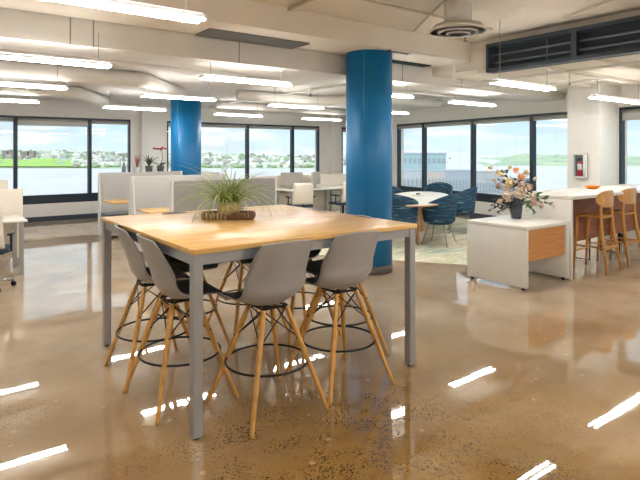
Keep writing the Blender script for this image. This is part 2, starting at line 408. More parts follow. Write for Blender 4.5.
duct([(5.6, 11.6, 2.75), (10.6, 11.6, 2.73)], .09, 'thin round white duct running above the distant desks')
duct([(-1, 7.0, 2.78), (3.4, 7.0, 2.78), (5.0, 7.6, 2.78)], .022, 'thin white sprinkler pipe behind the white boxed duct', 'sprinkler_pipe', 'pipe')
duct([(6.6, 7.2, 2.76), (10.2, 7.2, 2.76)], .02, 'thin white pipe above the blue chairs', 'sprinkler_pipe', 'pipe')
p1 = P(466, 55, 2.84); 
hp = [(4.9, 5.0, 2.95), (6.15, 5.0, 2.95), (6.15, 5.0, 2.60), (7.2, 5.0, 2.60), (7.2, 5.0, 2.84)]
duct(hp, .016, 'thin white pipe that drops below the ceiling beside the dark bulkhead', 'sprinkler_pipe', 'pipe')
duct([(-1.0, 4.2, 3.21), (5.9, 4.2, 3.21)], .016, 'thin conduit on the high ceiling in front of the round diffuser', 'conduit', 'pipe', mat('conduit_m', srgb(190, 178, 156), .5))
duct([(3.3, 1.0, 3.22), (3.3, 5.0, 3.22)], .02, 'thin conduit crossing the high ceiling above the high table', 'conduit', 'pipe', MATS['conduit_m'])
duct([(-2.0, 6.75, 2.80), (2.0, 6.75, 2.80)], .03, 'pale pipe just behind the white boxed duct at far left', 'water_pipe', 'pipe')
duct([(1.9, 9.1, 2.79), (1.9, 13.0, 2.79)], .022, 'thin white pipe running to the large left window', 'sprinkler_pipe', 'pipe')
duct([(5.9, 6.9, 2.79), (5.9, 12.6, 2.79)], .022, 'thin white pipe running toward the middle windows', 'sprinkler_pipe', 'pipe')
duct([(7.9, 6.9, 2.79), (7.9, 11.5, 2.79)], .022, 'thin white pipe running above the meeting table', 'sprinkler_pipe', 'pipe')
duct([(7.2, 1.5, 2.74), (7.2, 5.3, 2.74)], .02, 'thin white pipe crossing above the bar counter', 'sprinkler_pipe', 'pipe')
duct([(6.7, 3.9, 2.73), (8.3, 3.9, 2.73), (8.3, 4.9, 2.73)], .018, 'bent thin pipe above the bar counter left of the pillar', 'sprinkler_pipe', 'pipe')
duct([(2.4, 3.0, 3.22), (5.6, 2.2, 3.22), (6.2, 3.4, 3.22)], .012, 'thin bent cable conduit on the high ceiling near the dark bulkhead', 'conduit', 'pipe', MATS['conduit_m'])
duct([(1.0, 2.6, 3.21), (4.2, 3.4, 3.21), (5.2, 4.9, 3.21)], .012, 'thin bent cable conduit on the high ceiling left of the round diffuser', 'conduit', 'pipe', MATS['conduit_m'])
spm = mat('sprinkler_metal', srgb(150, 130, 104), .4, metal=.5)
for (x, y, z, lab) in ((3.1, 3.9, ZH, 'small sprinkler head on the high ceiling above the high table'), (5.75, 4.5, ZH, 'small sprinkler head on the high ceiling beside the round diffuser'),
                       (5.9, 8.2, ZL, 'small sprinkler head under the low ceiling behind the near blue column'), (3.6, 9.4, ZL, 'small sprinkler head under the low ceiling above the booths'),
                       (8.2, 4.4, ZL, 'small sprinkler head under the low ceiling above the bar counter')):
    r = empty('ceiling_sprinkler', (x, y, z), 0, lab, 'sprinkler')
    MB().tube([(0, 0, 0), (0, 0, -.12)], .012, 8).build('pipe_drop', duct_m, r)
    MB().lathe([(.012, -.12), (.02, -.13), (.008, -.15), (.028, -.165), (.028, -.17), (0, -.17)], 12).build('deflector', spm, r)
joist = MB()
for k in range(6): joist.box(XH+.2, 11.0, 1.2+k*.72, 1.32+k*.72, ZL-.05, ZL)
S(joist.build('trim_4', ceil_m))

# linear grilles
grille = mat('dark_grille', srgb(60, 64, 72), .5)
def grille_box(x0, x1, y0, y1, z, label, gm=None):
    r = empty('ceiling_grille', ((x0+x1)/2, (y0+y1)/2, z), 0, label, 'vent')
    hx, hy = (x1-x0)/2, (y1-y0)/2
    MB().box(-hx, hx, -hy, hy, 0, .012).build('vent_opening', gm or grille, r)
    m = MB(); n = max(1, int(hy*2/.04))
    for k in range(n+1): y = -hy + 2*hy*k/n; m.box(-hx, hx, y-.003, y+.003, -.008, 0)
    m.build('vent_slats', gm or bulk, r)
g0 = P(208, 30, 2.955); g1 = P(300, 44, 2.955)
grille_box(g0.x, g1.x+.1, 5.38, 5.76, 2.957, 'grey grille in the ceiling left of the near blue column', mat('mid_grey_grille', srgb(128, 128, 126), .5))
grille_box(4.95, 5.35, 5.08, 5.14, 2.957, 'short dark slot vent just above the near blue column')
grille_box(5.5, 6.35, 5.62, 5.76, 2.957, 'long dark slot vent between the near blue column and the dark bulkhead')

# ------------------------------------------------------------------ round diffuser
cc = P(458, 29, 2.92)
root = empty('ceiling_diffuser', (cc.x, cc.y, 2.86), 0, 'round white ceiling air diffuser with concentric rings under a short duct', 'vent')
for i, (r, z) in enumerate([(.30, .03), (.21, .012), (.125, 0)]):
    MB().lathe([(r, z), (r, z+.012), (r-.055, z+.07), (r-.06, z+.06), (r-.02, z)], 36).build('diffuser_ring', duct_m, root)
MB().lathe([(.05, .02), (.06, .04), (.0, .05)], 24).build('diffuser_core', duct_m, root)
MB().lathe([(.145, .06), (.145, ZH-2.86)], 28).build('duct_collar', duct_m, root)

# ------------------------------------------------------------------ lamps
def make_lamp(L=1.25):
    r = empty('ceiling_lamp', (0,0,0), 0, 'x', 'lamp')
    MB().box(-L/2, L/2, -.056, .056, .009, .04).build('housing', lamp_body, r)
    MB().box(-L/2+.02, L/2-.02, -.045, .045, .043, .045).build('ceiling_fill_strip', fill_glow_m, r)  # glowing strip added on top of the housing to brighten the ceiling
    for y in (-.047, .047): MB().rbox(-L/2+.01, L/2-.01, y-.013, y+.013, -.002, .010, .004, 1).build('lamp_tube', lamp_em, r)
    for x in (-L/2+.12, L/2-.12):
        MB().tube([(x, 0, .05), (x, 0, .34)], .004, 6).build('cable', cable_m, r)
    return r
ZLM = 2.49
lamp = make_lamp()
lamp_long = make_lamp()                         # same lamp on longer cables for the high ceiling
for c in kids(lamp_long):
    if c.name.startswith('cable'):
        for v in c.data.vertices:
            if v.co.z > .2: v.co.z = ZH-ZLM
GL = 'tube lamps hanging below the ceiling'
def lamp_at(px, py, side, z=ZLM):
    p = P(px, py, z); return Vector((p.x + (-.625 if side == 'r' else .625 if side == 'l' else 0), p.y, z))
lamps = [
 ((203, 22), 'r', 1, 'bright twin-tube lamp nearest the camera, cut off by the upper left edge'),
 ((110.6, 67.8), 'r', 0, 'tube lamp at the left edge, directly below and beyond the nearest twin-tube lamp'),
 ((67, 89.5), 'r', 0, 'tube lamp at the left edge, second of three stepping back to the windows'),
 ((39, 103), 'r', 0, 'short-looking tube lamp at the left edge, farthest of three stepping back to the windows'),
 ((180, 98.8), 'm', 0, 'tube lamp crossing the top of the far blue column'),
 ((135.5, 109.3), 'm', 0, 'tube lamp close above the pier between the left windows'),
 ((248, 82.5), 'm', 0, 'tube lamp hanging left of the near blue column, below the white boxed duct'),
 ((239, 115.7), 'm', 0, 'tube lamp close above the middle windows, right beside the far blue column'),
 ((297, 107.4), 'm', 0, 'tube lamp in the middle distance between two others, above the grey booths'),
 ((322, 119.8), 'm', 0, 'farthest tube lamp, just left of the near blue column above the window corner'),
 ((411.5, 98), 'r', 0, 'tube lamp half hidden behind the near blue column, upper of two'),
 ((407, 114), 'r', 0, 'tube lamp half hidden behind the near blue column, lower of two'),
 ((473, 104.5), 'm', 0, 'tube lamp hanging above the right windows left of the brightest right one'),
 ((524.5, 87), 'm', 0, 'tube lamp hanging right under the end of the dark bulkhead'),
 ((592, 97.7), 'l', 0, 'tube lamp at the right edge above the bar counter'),
]
fi = {0: True, 1: True}
def top_z(x, y):
    if x < XH+.1 and y < YH-.75: return ZH
    if y < YH and x < XH+.1: return 2.97
    if YH <= y <= YH+.68: return 2.70
    return ZL
for (p, sd, lg, lab) in lamps:
    loc = lamp_at(p[0], p[1], sd, 2.42 if p[0] in (592, 524.5) else ZLM)
    lg = 1 if top_z(loc.x, loc.y) > 3 else 0
    o = place(lamp_long if lg else lamp, fi[lg], loc, 0, lab, GL); fi[lg] = False
    if p[0] == 592: o.scale.x = 1.35; o.location.x += .22
# more of the same lamps over the part of the floor behind the viewer
for i, (x, y) in enumerate([(-3.6, 4.0), (-3.6, 1.0), (-1.0, -1.0), (2.6, -1.0), (2.9, 1.2), (5.2, .2), (-3.6, -2.6), (1.0, -3.2), (4.6, -3.0)]):
    place(lamp_long, False, (x, y, ZLM), 0, 'tube lamp of the same kind hanging outside the picture', GL+' outside the picture')
for i, (x, y) in enumerate([(8.2, .8), (8.2, -2.2), (-4.0, 7.4), (-4.0, 10.4)]):
    place(lamp, False, (x, y, ZLM), 0, 'tube lamp of the same kind hanging outside the picture', GL+' outside the picture')

# ------------------------------------------------------------------ columns
def column(x, y, r, ztop, label):
    o = empty('round_column', (x, y, 0), 0, label, 'column')
    MB().lathe([(r, .0), (r, ztop)], 48).build('shaft', blue_m, o)
    MB().lathe([(r+.004, 0), (r+.004, .11), (r, .112)], 48).build('column_base', grey_base, o)
    MB().box(-.012, .012, -r-.004, -r+.01, .12, ztop).build('seam_strip', blue_m, o, rotz=-YAW*0-.95)
nc = cw((369-CX)/F*7.34, 7.34)
column(nc[0], nc[1]-.0, .315, 2.965, 'near blue round column rising behind the high table')
fc = cw((186-CX)/F*11.9, 11.9)
column(fc[0], fc[1], .33, 2.84, 'far blue round column between the left windows, behind the grey booths')

# ------------------------------------------------------------------ high table
t0 = Vector(cw(-.70, 3.03)+(0,))                 # near leg
SZ, SY = 1.785, 1.87
root = empty('high_table', (t0.x-.03, t0.y-.03, 0), 0, 'large square bar-height table with light oak top and grey steel legs', 'table')
e_ = .012; TT = 1.075
MB().rbox(-e_, SZ+e_, -e_, SY+e_, TT-.03, TT, .004, 2).build('table_top', oak, root)
for x in (0, SZ-.058):
    for y in (0, SY-.058):
        lg = MB().box(x, x+.058, y, y+.058, .012, TT-.03).build('leg', steel, root, bevel=.003)
        MB().lathe([(.02, 0), (.02, .013)], 12, (x+.029, y+.029, 0)).build('foot', black_m, lg)
for y in (.01, SY-.035): MB().box(.058, SZ-.058, y, y+.025, TT-.095, TT-.03).build('apron', steel, root)
for x in (.01, SZ-.035): MB().box(x, x+.025, .058, SY-.058, TT-.095, TT-.03).build('apron', steel, root)

# ------------------------------------------------------------------ shell stools
def interp(tab, t):
    n = len(tab)-1; k = min(int(t*n), n-1); f = t*n-k
    g = lambda i: tab[max(0, min(n, i))]
    p0, p1, p2, p3 = g(k-1), g(k), g(k+1), g(k+2)
    return [.5*((2*b)+(c-a)*f+(2*a-5*b+4*c-d)*f*f+(3*b-a-3*c+d)*f**3) for a, b, c, d in zip(p0, p1, p2, p3)]
#          y     z     half   side-lift(z)  side-forward(y)
SHELL = [(.240, -.034, .172, .000, -.010), (.222, -.006, .204, .010, -.012), (.13, -.010, .220, .030, .0), (.03, -.022, .226, .045, .0),
         (-.05, -.024, .230, .062, .010), (-.108, .000, .232, .065, .030), (-.158, .065, .232, .045, .055), (-.184, .15, .228, .02, .072),
         (-.210, .225, .220, .0, .072), (-.240, .305, .208, -.004, .060), (-.262, .365, .194, -.010, .048), (-.274, .40, .178, -.014, .042)]
def shell_pt(u, t):
    y, z, h, sl, sf = interp(SHELL, t); a = abs(u)
    return Vector((u*h, y+sf*a**2.2, z+sl*a**2.2))
def shell_mesh(o1, o2, u1, t0_, t1_, nu=14, nt=34):
    A, B = [], []
    for j in range(nt+1):
        t = t0_+(t1_-t0_)*j/nt
        for i in range(nu+1):
            u = -u1+2*u1*i/nu
            p = shell_pt(u, t); du = shell_pt(u+.01, t)-shell_pt(u-.01, t); dt = shell_pt(u, min(1, t+.005))-shell_pt(u, max(0, t-.005))
            n = du.cross(dt).normalized()
            if n.z*1 + n.y*.5 < 0: n = -n
            A.append(p+n*o1); B.append(p+n*o2)
    m = MB(); W = nu+1; N = len(A); fs = []
    for j in range(nt):
        for i in range(nu):
            q = [j*W+i, j*W+i+1, (j+1)*W+i+1, (j+1)*W+i]; fs.append(q); fs.append([N+k for k in reversed(q)])
    ring = [i for i in range(W)]+[j*W+nu for j in range(1, nt+1)]+[nt*W+i for i in range(nu-1, -1, -1)]+[j*W for j in range(nt-1, 0, -1)]
    for a, b in zip(ring, ring[1:]+ring[:1]): fs.append([a, b, N+b, N+a])
    m.add(A+B, fs, True); return m
SEAT = .685
def make_stool():
    r = empty('shell_stool', (0,0,0), 0, 'x', 'stool')
    s = shell_mesh(0, .008, 1, 0, 1).build('seat_shell', shell_m, r, (0, 0, SEAT))
    shell_mesh(.0085, .018, .95, .03, .965).build('seat_pad', pad_m, r, (0, 0, SEAT))
    top = []; 
    for sx in (-1, 1):
        for sy in (-1, 1):
            a = Vector((sx*.085, sy*.085-.01, .645)); b = Vector((sx*.276, sy*.276, 0))
            pts = [a.lerp(b, t) for t in (0, .15, .5, .96, 1)]
            lg = MB().tube(pts, [.014, .0175, .0165, .0125, .011], 12).build('leg', beech, r)
            k = a.lerp(b, .30)
            MB().tube([k-Vector((sx,0,0))*.02, k+Vector((sx,0,0))*.02], .006, 6).build('bolt', black_m, lg)
            top.append((a, b))
    n = 40; zr = .30; q = .5*(math.hypot(.276, .276)+.0)
    rr = .262
    MB().tube([(rr*math.cos(2*PI*k/n), rr*math.sin(2*PI*k/n), zr) for k in range(n)], .0075, 8, closed=True).build('foot_ring', black_m, r)
    w = MB()
    order = [0, 1, 3, 2]
    for i in range(4):
        a, b = top[order[i]]; c, d = top[order[(i+1) % 4]]
        w.tube([a.lerp(b, .30), c+Vector((0,0,-.005))], .0042, 6); w.tube([c.lerp(d, .30), a+Vector((0,0,-.005))], .0042, 6)
    for i in range(4):
        a, b = top[i]; w.tube([a+Vector((0,0,.0)), (a.x*.9, a.y*.9, SEAT-.022)], .011, 8)
        w.tube([a+Vector((0,0,-.01)), (-a.x, -a.y-.02, .64)], .005, 6) if i < 2 else None
    w.tube([(top[0][0].x, top[0][0].y, .652), (top[1][0].x, top[1][0].y, .652), (top[3][0].x, top[3][0].y, .652), (top[2][0].x, top[2][0].y, .652)], .008, 8, closed=True)
    w.build('wire_brace', black_m, r)
    return r
GS = 'grey shell stools around the high table'
st = make_stool()
B = [Vector((t0.x+.527, t0.y+.106, 0)), Vector((t0.x+1.137, t0.y+.139, 0))]
spots = [
 (cw(-.338, 3.41), 0.02, 'grey shell stool at the near edge of the high table, beside the near leg'),
 (cw(.13, 3.80), -.03, 'grey shell stool at the near edge of the high table, closest to the right leg'),
 (cw(-.93, 3.56), -PI/2+.05, 'grey shell stool on the left side of the high table, nearer of the two there'),
 (cw(-1.24, 3.99), -PI/2-.03, 'grey shell stool on the left side of the high table, farther of the two there'),
 (cw(-1.14, 4.54), PI, 'grey shell stool at the far edge of the high table, nearest its left corner'),
 (cw(-.67, 4.89), PI, 'grey shell stool at the far edge of the high table, directly behind the spiky plant'),
 (cw(.16, 4.33), PI/2, 'grey shell stool right of the high table, its back peeping above the table top'),
 (cw(-.20, 4.78), PI/2, 'grey shell stool on the right side of the high table, farther and mostly hidden'),
]
for i, (p, rz, lab) in enumerate(spots):
    o = place(st, i == 0, (p[0], p[1], 0), rz, lab, GS)
    if i in (2, 3):                                  # these two seats are turned a little on their bases
        for c in kids(o):
            if c.name.startswith('seat_'): c.rotation_euler.z = -.12

# ------------------------------------------------------------------ spiky plant on the high table
pp = P(229, 219, TT)
tray_m = mat('bark_brown', srgb(128, 96, 66), .85, var=.4, vscale=30, bump=.8, bscale=60)
tr = empty('wooden_planter', (pp.x, pp.y, TT+.001), YAW, 'rough brown wooden trough holding the spiky plant on the high table', 'planter')
m = MB(); n = 24; ring = []
for k in range(n):
    a = 2*PI*k/n; ring.append((math.copysign(abs(math.cos(a))**.35, math.cos(a))*.215, math.copysign(abs(math.sin(a))**.5, math.sin(a))*.075))
vs_ = []; 
for (sc, z) in ((.93, 0), (1, .02), (1, .045), (.96, .06), (.86, .058), (.84, .035)):
    for (x, y) in ring: vs_.append((x*sc, y*sc, z))
fs_ = [[i*n+k, i*n+(k+1) % n, (i+1)*n+(k+1) % n, (i+1)*n+k] for i in range(5) for k in range(n)]
fs_.append(list(reversed(range(n)))); fs_.append([5*n+k for k in range(n)])
m.add(vs_, fs_, True).build('trough', tray_m, tr)
m = MB()
for k in range(7): m.blob((-.2+k*.03, -.072+.004*math.sin(k*3), .03), .016, (.8, .6, 2.0), 8, .15)
m.build('bark_strip', mat('pale_bark', srgb(176, 150, 116), .9, var=.3, vscale=40), tr)
pl = empty('spider_plant', (pp.x, pp.y, TT+.04), YAW, 'spiky green air plant with thin arching leaves on the high table', 'plant')
m = MB(); m.lathe([(.07, 0), (.085, .03), (.082, .085), (.06, .09), (0, .085)], 20)
m.build('root_clump', mat('root_tan', srgb(190, 172, 124), .9, var=.35, vscale=60, bump=.6), pl)
def blade(m, base, az, ln, lift, droop, w, tw=0):
    pts = []; N = 8; p = Vector(base); el = lift; st_ = ln/N
    for i in range(N+1):
        pts.append(p.copy()); d = Vector((math.cos(az)*math.cos(el), math.sin(az)*math.cos(el), math.sin(el))); p = p+d*st_; el -= droop/N; az += tw/N
    side = Vector((-math.sin(az), math.cos(az), 0)); vs_, fs_ = [], []
    for i, q in enumerate(pts):
        ww = w*(1-(i/N)**2)*(.6+.4*min(1, i/2))+.0004; up = Vector((0,0,ww*.35))
        vs_ += [q-side*ww, q-up, q+side*ww]
    for i in range(N):
        a = i*3; fs_ += [(a, a+1, a+4, a+3), (a+1, a+2, a+5, a+4), (a+2, a, a+3, a+5)]
    m.add(vs_, fs_, True)
m = MB(); m2 = MB()
for k in range(170):
    az = random.uniform(0, 2*PI); s_ = random.random()
    blade(m if k % 3 else m2, (random.uniform(-.06, .06), random.uniform(-.05, .05), .07), az, random.uniform(.28, .50), random.uniform(.5, 1.4), random.uniform(1.0, 2.5), random.uniform(.0045, .0075), random.uniform(-.5, .5))
for az, l, li, dr in ((2.5, .50, .7, 1.9), (3.4, .50, .6, 1.5), (2.9, .52, .55, 1.3), (3.0, .5, .9, 2.2), (3.7, .48, .6, 1.9), (2.7, .42, 1.0, 1.2), (2.2, .38, 1.35, .8), (.6, .34, 1.2, .7), (.4, .38, 1.0, 1.2), (1.4, .30, 1.45, .3), (3.1, .46, .8, 1.8), (3.3, .46, .7, 1.9), (-.2, .38, .8, 1.9), (2.9, .45, .9, 1.6)):
    blade(m, (0, 0, .07), az, l, li, dr, .004)
m.build('foliage', mat('leaf_green', srgb(156, 184, 92), .5, var=.35, vscale=12), pl)
pl.scale = (1.14,)*3
m2.build('foliage_tips', mat('leaf_pale', srgb(206, 212, 140), .5, var=.3, vscale=12), pl)

# ------------------------------------------------------------------ low white cabinet, vase and flowers
CX0, CX1, CY0, CY1, CZ = 5.62, 6.56, 3.53, 4.37, .75
root = empty('low_cabinet', (CX0, CY0, 0), 0, 'low white waterfall cabinet on casters with orange oak front panel', 'cabinet')
w_, d_ = CX1-CX0, CY1-CY0
MB().rbox(0, w_, 0, d_, CZ-.045, CZ, .003, 1).build('cabinet_top', white_lam, root)
for x in (0, w_-.045): MB().rbox(x, x+.045, 0, d_, .035, CZ-.045, .003, 1).build('side_panel', white_lam, root)
MB().box(.05, w_-.05, .03, .05, .33, CZ-.05).build('front_panel', wood_pan, root)
MB().box(.05, w_-.05, .05, d_-.03, .35, CZ-.05).build('carcass', white_lam, root)
for x in (.03, w_-.03):
    for y in (.06, d_-.06): MB().tube([(x-.012, y, .02), (x+.012, y, .02)], .02, 12).build('caster', black_m, root)
vp = P(516, 218.5, CZ)
vase_m = mat('dark_blue_glass_vase', srgb(52, 62, 76), .12, coat=.6, var=.4, vscale=14)
root = empty('vase', (vp.x, vp.y, CZ+.001), 0, 'dark blue-grey glass vase on the low white cabinet', 'vase')
MB().lathe([(.0, 0), (.062, 0), (.068, .01), (.082, .12), (.09, .25), (.086, .262), (.078, .25), (.07, .12), (.055, .02), (0, .02)], 32).build('vase_body', vase_m, root)
fr_ = empty('flower_bouquet', (vp.x, vp.y, CZ+.22), YAW, 'bouquet of cream and orange flowers with dark foliage in the dark vase', 'flowers')
cream = mat('cream_petals', srgb(232, 212, 186), .8, var=.15, vscale=60); pinkc = mat('blush_petals', srgb(226, 192, 172), .8, var=.2, vscale=60)
orange = mat('orange_petals', srgb(240, 158, 84), .7, var=.2, vscale=40); yel = mat('pale_yellow_petals', srgb(238, 214, 160), .8, var=.2)
dgreen = mat('dark_eucalyptus', srgb(66, 84, 72), .6, var=.4, vscale=20); mgreen = mat('mid_green_leaf', srgb(92, 122, 70), .5, var=.3, vscale=20)
twig_m = mat('grey_twig', srgb(96, 86, 84), .8)
def puff(c, r, mt, n=40):
    n = int(n*1.8); r *= .93
    m = MB()
    m.blob(c, r*.62, n=8, jit=.15)
    for _ in range(n):
        v = Vector((random.gauss(0,1), random.gauss(0,1), random.gauss(0,1))).normalized(); q = Vector(c)+v*r*random.uniform(.6, 1.08)
        a = v.orthogonal().normalized(); b = v.cross(a); t0 = random.uniform(0, PI); k = r*random.uniform(.18, .30)
        a, b = a*math.cos(t0)+b*math.sin(t0), b*math.cos(t0)-a*math.sin(t0)
        vv = [q+a*k, q+b*k*.8, q-a*k, q-b*k*.8, q+v*k*.35, q-v*k*.2]        # a small cupped petal
        m.add(vv, [(0,1,4), (1,2,4), (2,3,4), (3,0,4), (1,0,5), (2,1,5), (3,2,5), (0,3,5)], True)
    m.build('blossom', mt, fr_)
def px2(dx, dz): return (dx*6.95/F, dz*6.95/F)           # offsets read as photo pixels at the vase's distance
def at(px, py, y=0): a, b = px2(px-516, 219-py); return (a, y, b-.22)
puff(at(505, 196, -.09), .085, cream, 60); puff(at(517, 192, -.12), .09, cream, 60); puff(at(508, 183, -.03), .085, yel, 50)
puff(at(532, 202, -.06), .07, pinkc, 40); puff(at(529, 188, .02), .07, pinkc, 40); puff(at(498, 173, 0), .045, yel, 30); puff(at(491, 168, .03), .04, yel, 24)
puff(at(503, 175, .05), .05, yel, 24); puff(at(515, 170.5, -.02), .05, orange, 30); puff(at(519, 177, -.06), .055, orange, 30); puff(at(527, 173, .02), .05, yel, 30)
puff(at(512, 168, .08), .04, yel, 20); puff(at(540, 206, -.05), .045, pinkc, 24); puff(at(500, 187, .05), .06, pinkc, 30); puff(at(523, 183, .07), .06, cream, 30)
puff(at(495, 180, .0), .04, cream, 24); puff(at(506, 189, -.04), .06, cream, 34); puff(at(524, 178, .0), .045, cream, 26); puff(at(530, 196, -.08), .05, cream, 26)
puff(at(498, 201, -.08), .05, pinkc, 26); puff(at(519, 184, -.08), .05, pinkc, 26); puff(at(488, 172, .02), .03, yel, 16); puff(at(536, 179, .02), .035, cream, 18)
def leafspray(end, mt, nleaf=12, w=.022, ln=.07):
    m = MB(); e0 = Vector((0, 0, .02)); e1 = Vector(end); mid = (e0+e1)/2+Vector((0,0,.06)); pts = [e0*(1-t)**2+mid*2*t*(1-t)+e1*t*t for t in [i/8 for i in range(9)]]
    m.tube(pts, .003, 5)
    for k in range(nleaf):
        t = .35+.65*k/(nleaf-1); p = e0*(1-t)**2+mid*2*t*(1-t)+e1*t*t
        az = random.uniform(0, 2*PI); el = random.uniform(-.7, .9)
        d = Vector((math.cos(az)*math.cos(el), math.sin(az)*math.cos(el)*.7, math.sin(el))); sd = d.cross(Vector((random.random(), random.random(), 1))).normalized()
        nn = d.cross(sd)*.004
        q = [p, p+d*ln*.4+sd*w, p+d*ln, p+d*ln*.4-sd*w, p+d*ln*.45+nn, p+d*ln*.45-nn]
        m.add(q, [(0,1,4), (1,2,4), (2,3,4), (3,0,4), (1,0,5), (2,1,5), (3,2,5), (0,3,5)], False)
    m.build('leaf_spray', mt, fr_)
for (x, y) in ((489, 212), (494, 205), (499, 210), (505, 208), (491, 200), (497, 214)): leafspray(at(x, y, random.uniform(-.1, .05)), dgreen, 20, .018, .06)
for (x, y) in ((552, 206), (545, 200), (540, 195), (528, 209), (534, 213)): leafspray(at(x, y, random.uniform(-.1, .05)), mgreen, 14, .02, .09)
for (x, y) in ((505, 170), (522, 180), (512, 178), (530, 180), (500, 181), (535, 190)): leafspray(at(x, y, random.uniform(-.05, .08)), dgreen, 16)
for (x, y) in ((482, 178), (485, 186), (480, 192)):
    e1 = Vector(at(x, y, .05)); b = Vector((0, 0, .03)); m = MB()
    pts = [b.lerp(e1, t)+Vector((0, 0, .05*math.sin(t*PI))) for t in (0, .3, .6, .8, 1)]; m.tube(pts, [.004, .003, .002, .0015, .001], 5)
    for t in (.5, .65, .8): q = b.lerp(e1, t)+Vector((0, 0, .045)); m.tube([q, q+Vector((-.05, .0, .04+.02*t))], .0012, 4)
    m.build('twig', twig_m, fr_)

# ------------------------------------------------------------------ bar counter
BX0, BX1, BY0, BY1, BZ = 6.60, 10.05, 3.52, 4.36, 1.055
root = empty('bar_counter', (BX0, BY0, 0), 0, 'long white bar-height counter with brown wood panel beneath', 'counter')
L_, D_ = BX1-BX0, BY1-BY0
MB().rbox(0, L_, 0, D_, BZ-.045, BZ, .003, 1).build('counter_top', white_lam, root)
for x in (0, L_-.045): MB().rbox(x, x+.045, 0, D_, 0, BZ-.045, .003, 1).build('end_panel', white_lam, root)
MB().box(.045, L_-.045, .36, .39, .36, BZ-.045).build('wood_panel', brown_pan, root)
MB().box(.045, L_-.045, .395, D_-.02, .36, BZ-.045).build('back_carcass', white_lam, root)
for x in (.5, 1.35, 2.3):
    MB().tube([(x, .44, .36), (x, .44, .02), (x, D_-.1, .02), (x, D_-.1, .36)], .012, 8).build('support_leg', black_m, root)
bp_ = P(592.5, 189, BZ)
o = MB().lathe([(0, .004), (.05, .0), (.075, .008), (.115, .045), (.112, .05), (.07, .018), (0, .012)], 28).build('shallow_bowl', mat('orange_glaze', srgb(240, 140, 30), .3), None, (bp_.x, bp_.y, BZ+.001))
tag(o, 'shallow orange bowl on the white bar counter', 'bowl')

# wooden bar stools
def make_bar_stool():
    r = empty('wooden_bar_stool', (0,0,0), 0, 'x', 'stool')
    zs = .745
    m = MB(); n = 28; ring = []
    for k in range(n):
        a = 2*PI*k/n; ring.append((math.copysign(abs(math.cos(a))**.55, math.cos(a))*.215, math.copysign(abs(math.sin(a))**.55, math.sin(a))*.2))
    vs_ = []
    for (sc, z) in ((.90, zs-.03), (1, zs-.015), (1, zs), (.6, zs-.008)):
        for (x, y) in ring: vs_.append((x*sc, y*sc, z+(.012*(x/.2)**2)))
    fs_ = [[i*n+k, i*n+(k+1) % n, (i+1)*n+(k+1) % n, (i+1)*n+k] for i in range(3) for k in range(n)]
    fs_.append(list(reversed(range(n)))); fs_.append([3*n+k for k in range(n)])
    m.add(vs_, fs_, True).build('seat', stool_wood, r)
    def leg(pts, rad): return MB().tube(pts, rad, 12).build('leg', stool_wood, r)
    for s in (-1, 1):
        leg([(s*.16, -.187, 1.04), (s*.165, -.165, .80), (s*.175, -.18, .60), (s*.215, -.27, 0)], [.015, .022, .025, .017])
        leg([(s*.16, .15, zs-.02), (s*.165, .155, .60), (s*.185, .19, 0)], [.021, .022, .016])
    # curved backrest band
    W, N = .245, 14; vs_, fs_ = [], []
    for i in range(N+1):
        t = -1+2*i/N; x = W*math.sin(t*1.15)/math.sin(1.15); y = -.205+.075*t*t
        hb = .115*(1-abs(t)**3.2*.75)
        for (yy, zz) in ((y, .985-hb), (y-.014, .985-hb), (y-.014, .985+hb), (y, .985+hb)): vs_.append((x, yy, zz))
    for i in range(N):
        for k in range(4): fs_.append((i*4+k, i*4+(k+1) % 4, (i+1)*4+(k+1) % 4, (i+1)*4+k))
    fs_ += [(3, 2, 1, 0), (N*4, N*4+1, N*4+2, N*4+3)]
    o = MB().add(vs_, fs_, False).build('backrest', stool_wood, r, bevel=.004)
    for s in (-1, 1):
        MB().tube([(s*.19, -.225, .33), (s*.178, .172, .33)], .012, 8).build('stretcher', stool_wood, r)
    MB().box(-.19, .19, -.235, -.215, .31, .345).build('stretcher', stool_wood, r)
    MB().tube([(-.178, .17, .25), (.178, .17, .25)], .012, 8).build('stretcher', stool_wood, r)
    return r
bs = make_bar_stool()
b1 = cw(3.80, 7.43)
place(bs, True, (b1[0], b1[1], 0), 0.03, 'oak bar stool with curved backrest, nearest the low white cabinet', 'oak stools at the bar counter')
place(bs, False, (b1[0]+.73, b1[1]+.02, 0), -.04, 'oak bar stool with curved backrest, cut by the right edge of the picture', 'oak stools at the bar counter')

# ------------------------------------------------------------------ fire extinguisher in wall box on the pillar
nrm = Vector((-FRd.y, FRd.x, 0))
r_ = (581.5-CX)/F; dx, dy = cw(r_, 1)
A_ = frp(0, off); det = FRd.x*(-dy) - (-dx)*FRd.y; sE = ((-A_.x)*(-dy) - (-dx)*(-A_.y))/det
pe = frp(sE, off)
root = empty('extinguisher_cabinet', (pe.x, pe.y, 1.14), angR, 'small white fire extinguisher cabinet mounted on the white pillar', 'cabinet')
wmet = mat('cabinet_white_metal', srgb(220, 220, 216), .4)
m = MB(); W = .13; m.box(-W, -W+.02, .02, .075, 0, .46).box(W-.02, W, .02, .075, 0, .46).box(-W, W, .02, .075, 0, .02).box(-W, W, .02, .075, .44, .46)
m.build('box', wmet, root)
m = MB(); m.box(-W, -W+.035, .075, .088, 0, .46).box(W-.035, W, .075, .088, 0, .46).box(-W, W, .075, .088, 0, .035).box(-W, W, .075, .088, .425, .46)
dr = m.build('door', wmet, root)
MB().box(-W+.035, W-.035, .078, .082, .035, .425).build('door_pane', glass, dr)
MB().box(-W+.001, W-.001, .002, .02, .001, .459).build('liner', mat('cabinet_liner', srgb(120, 118, 114), .6), root)
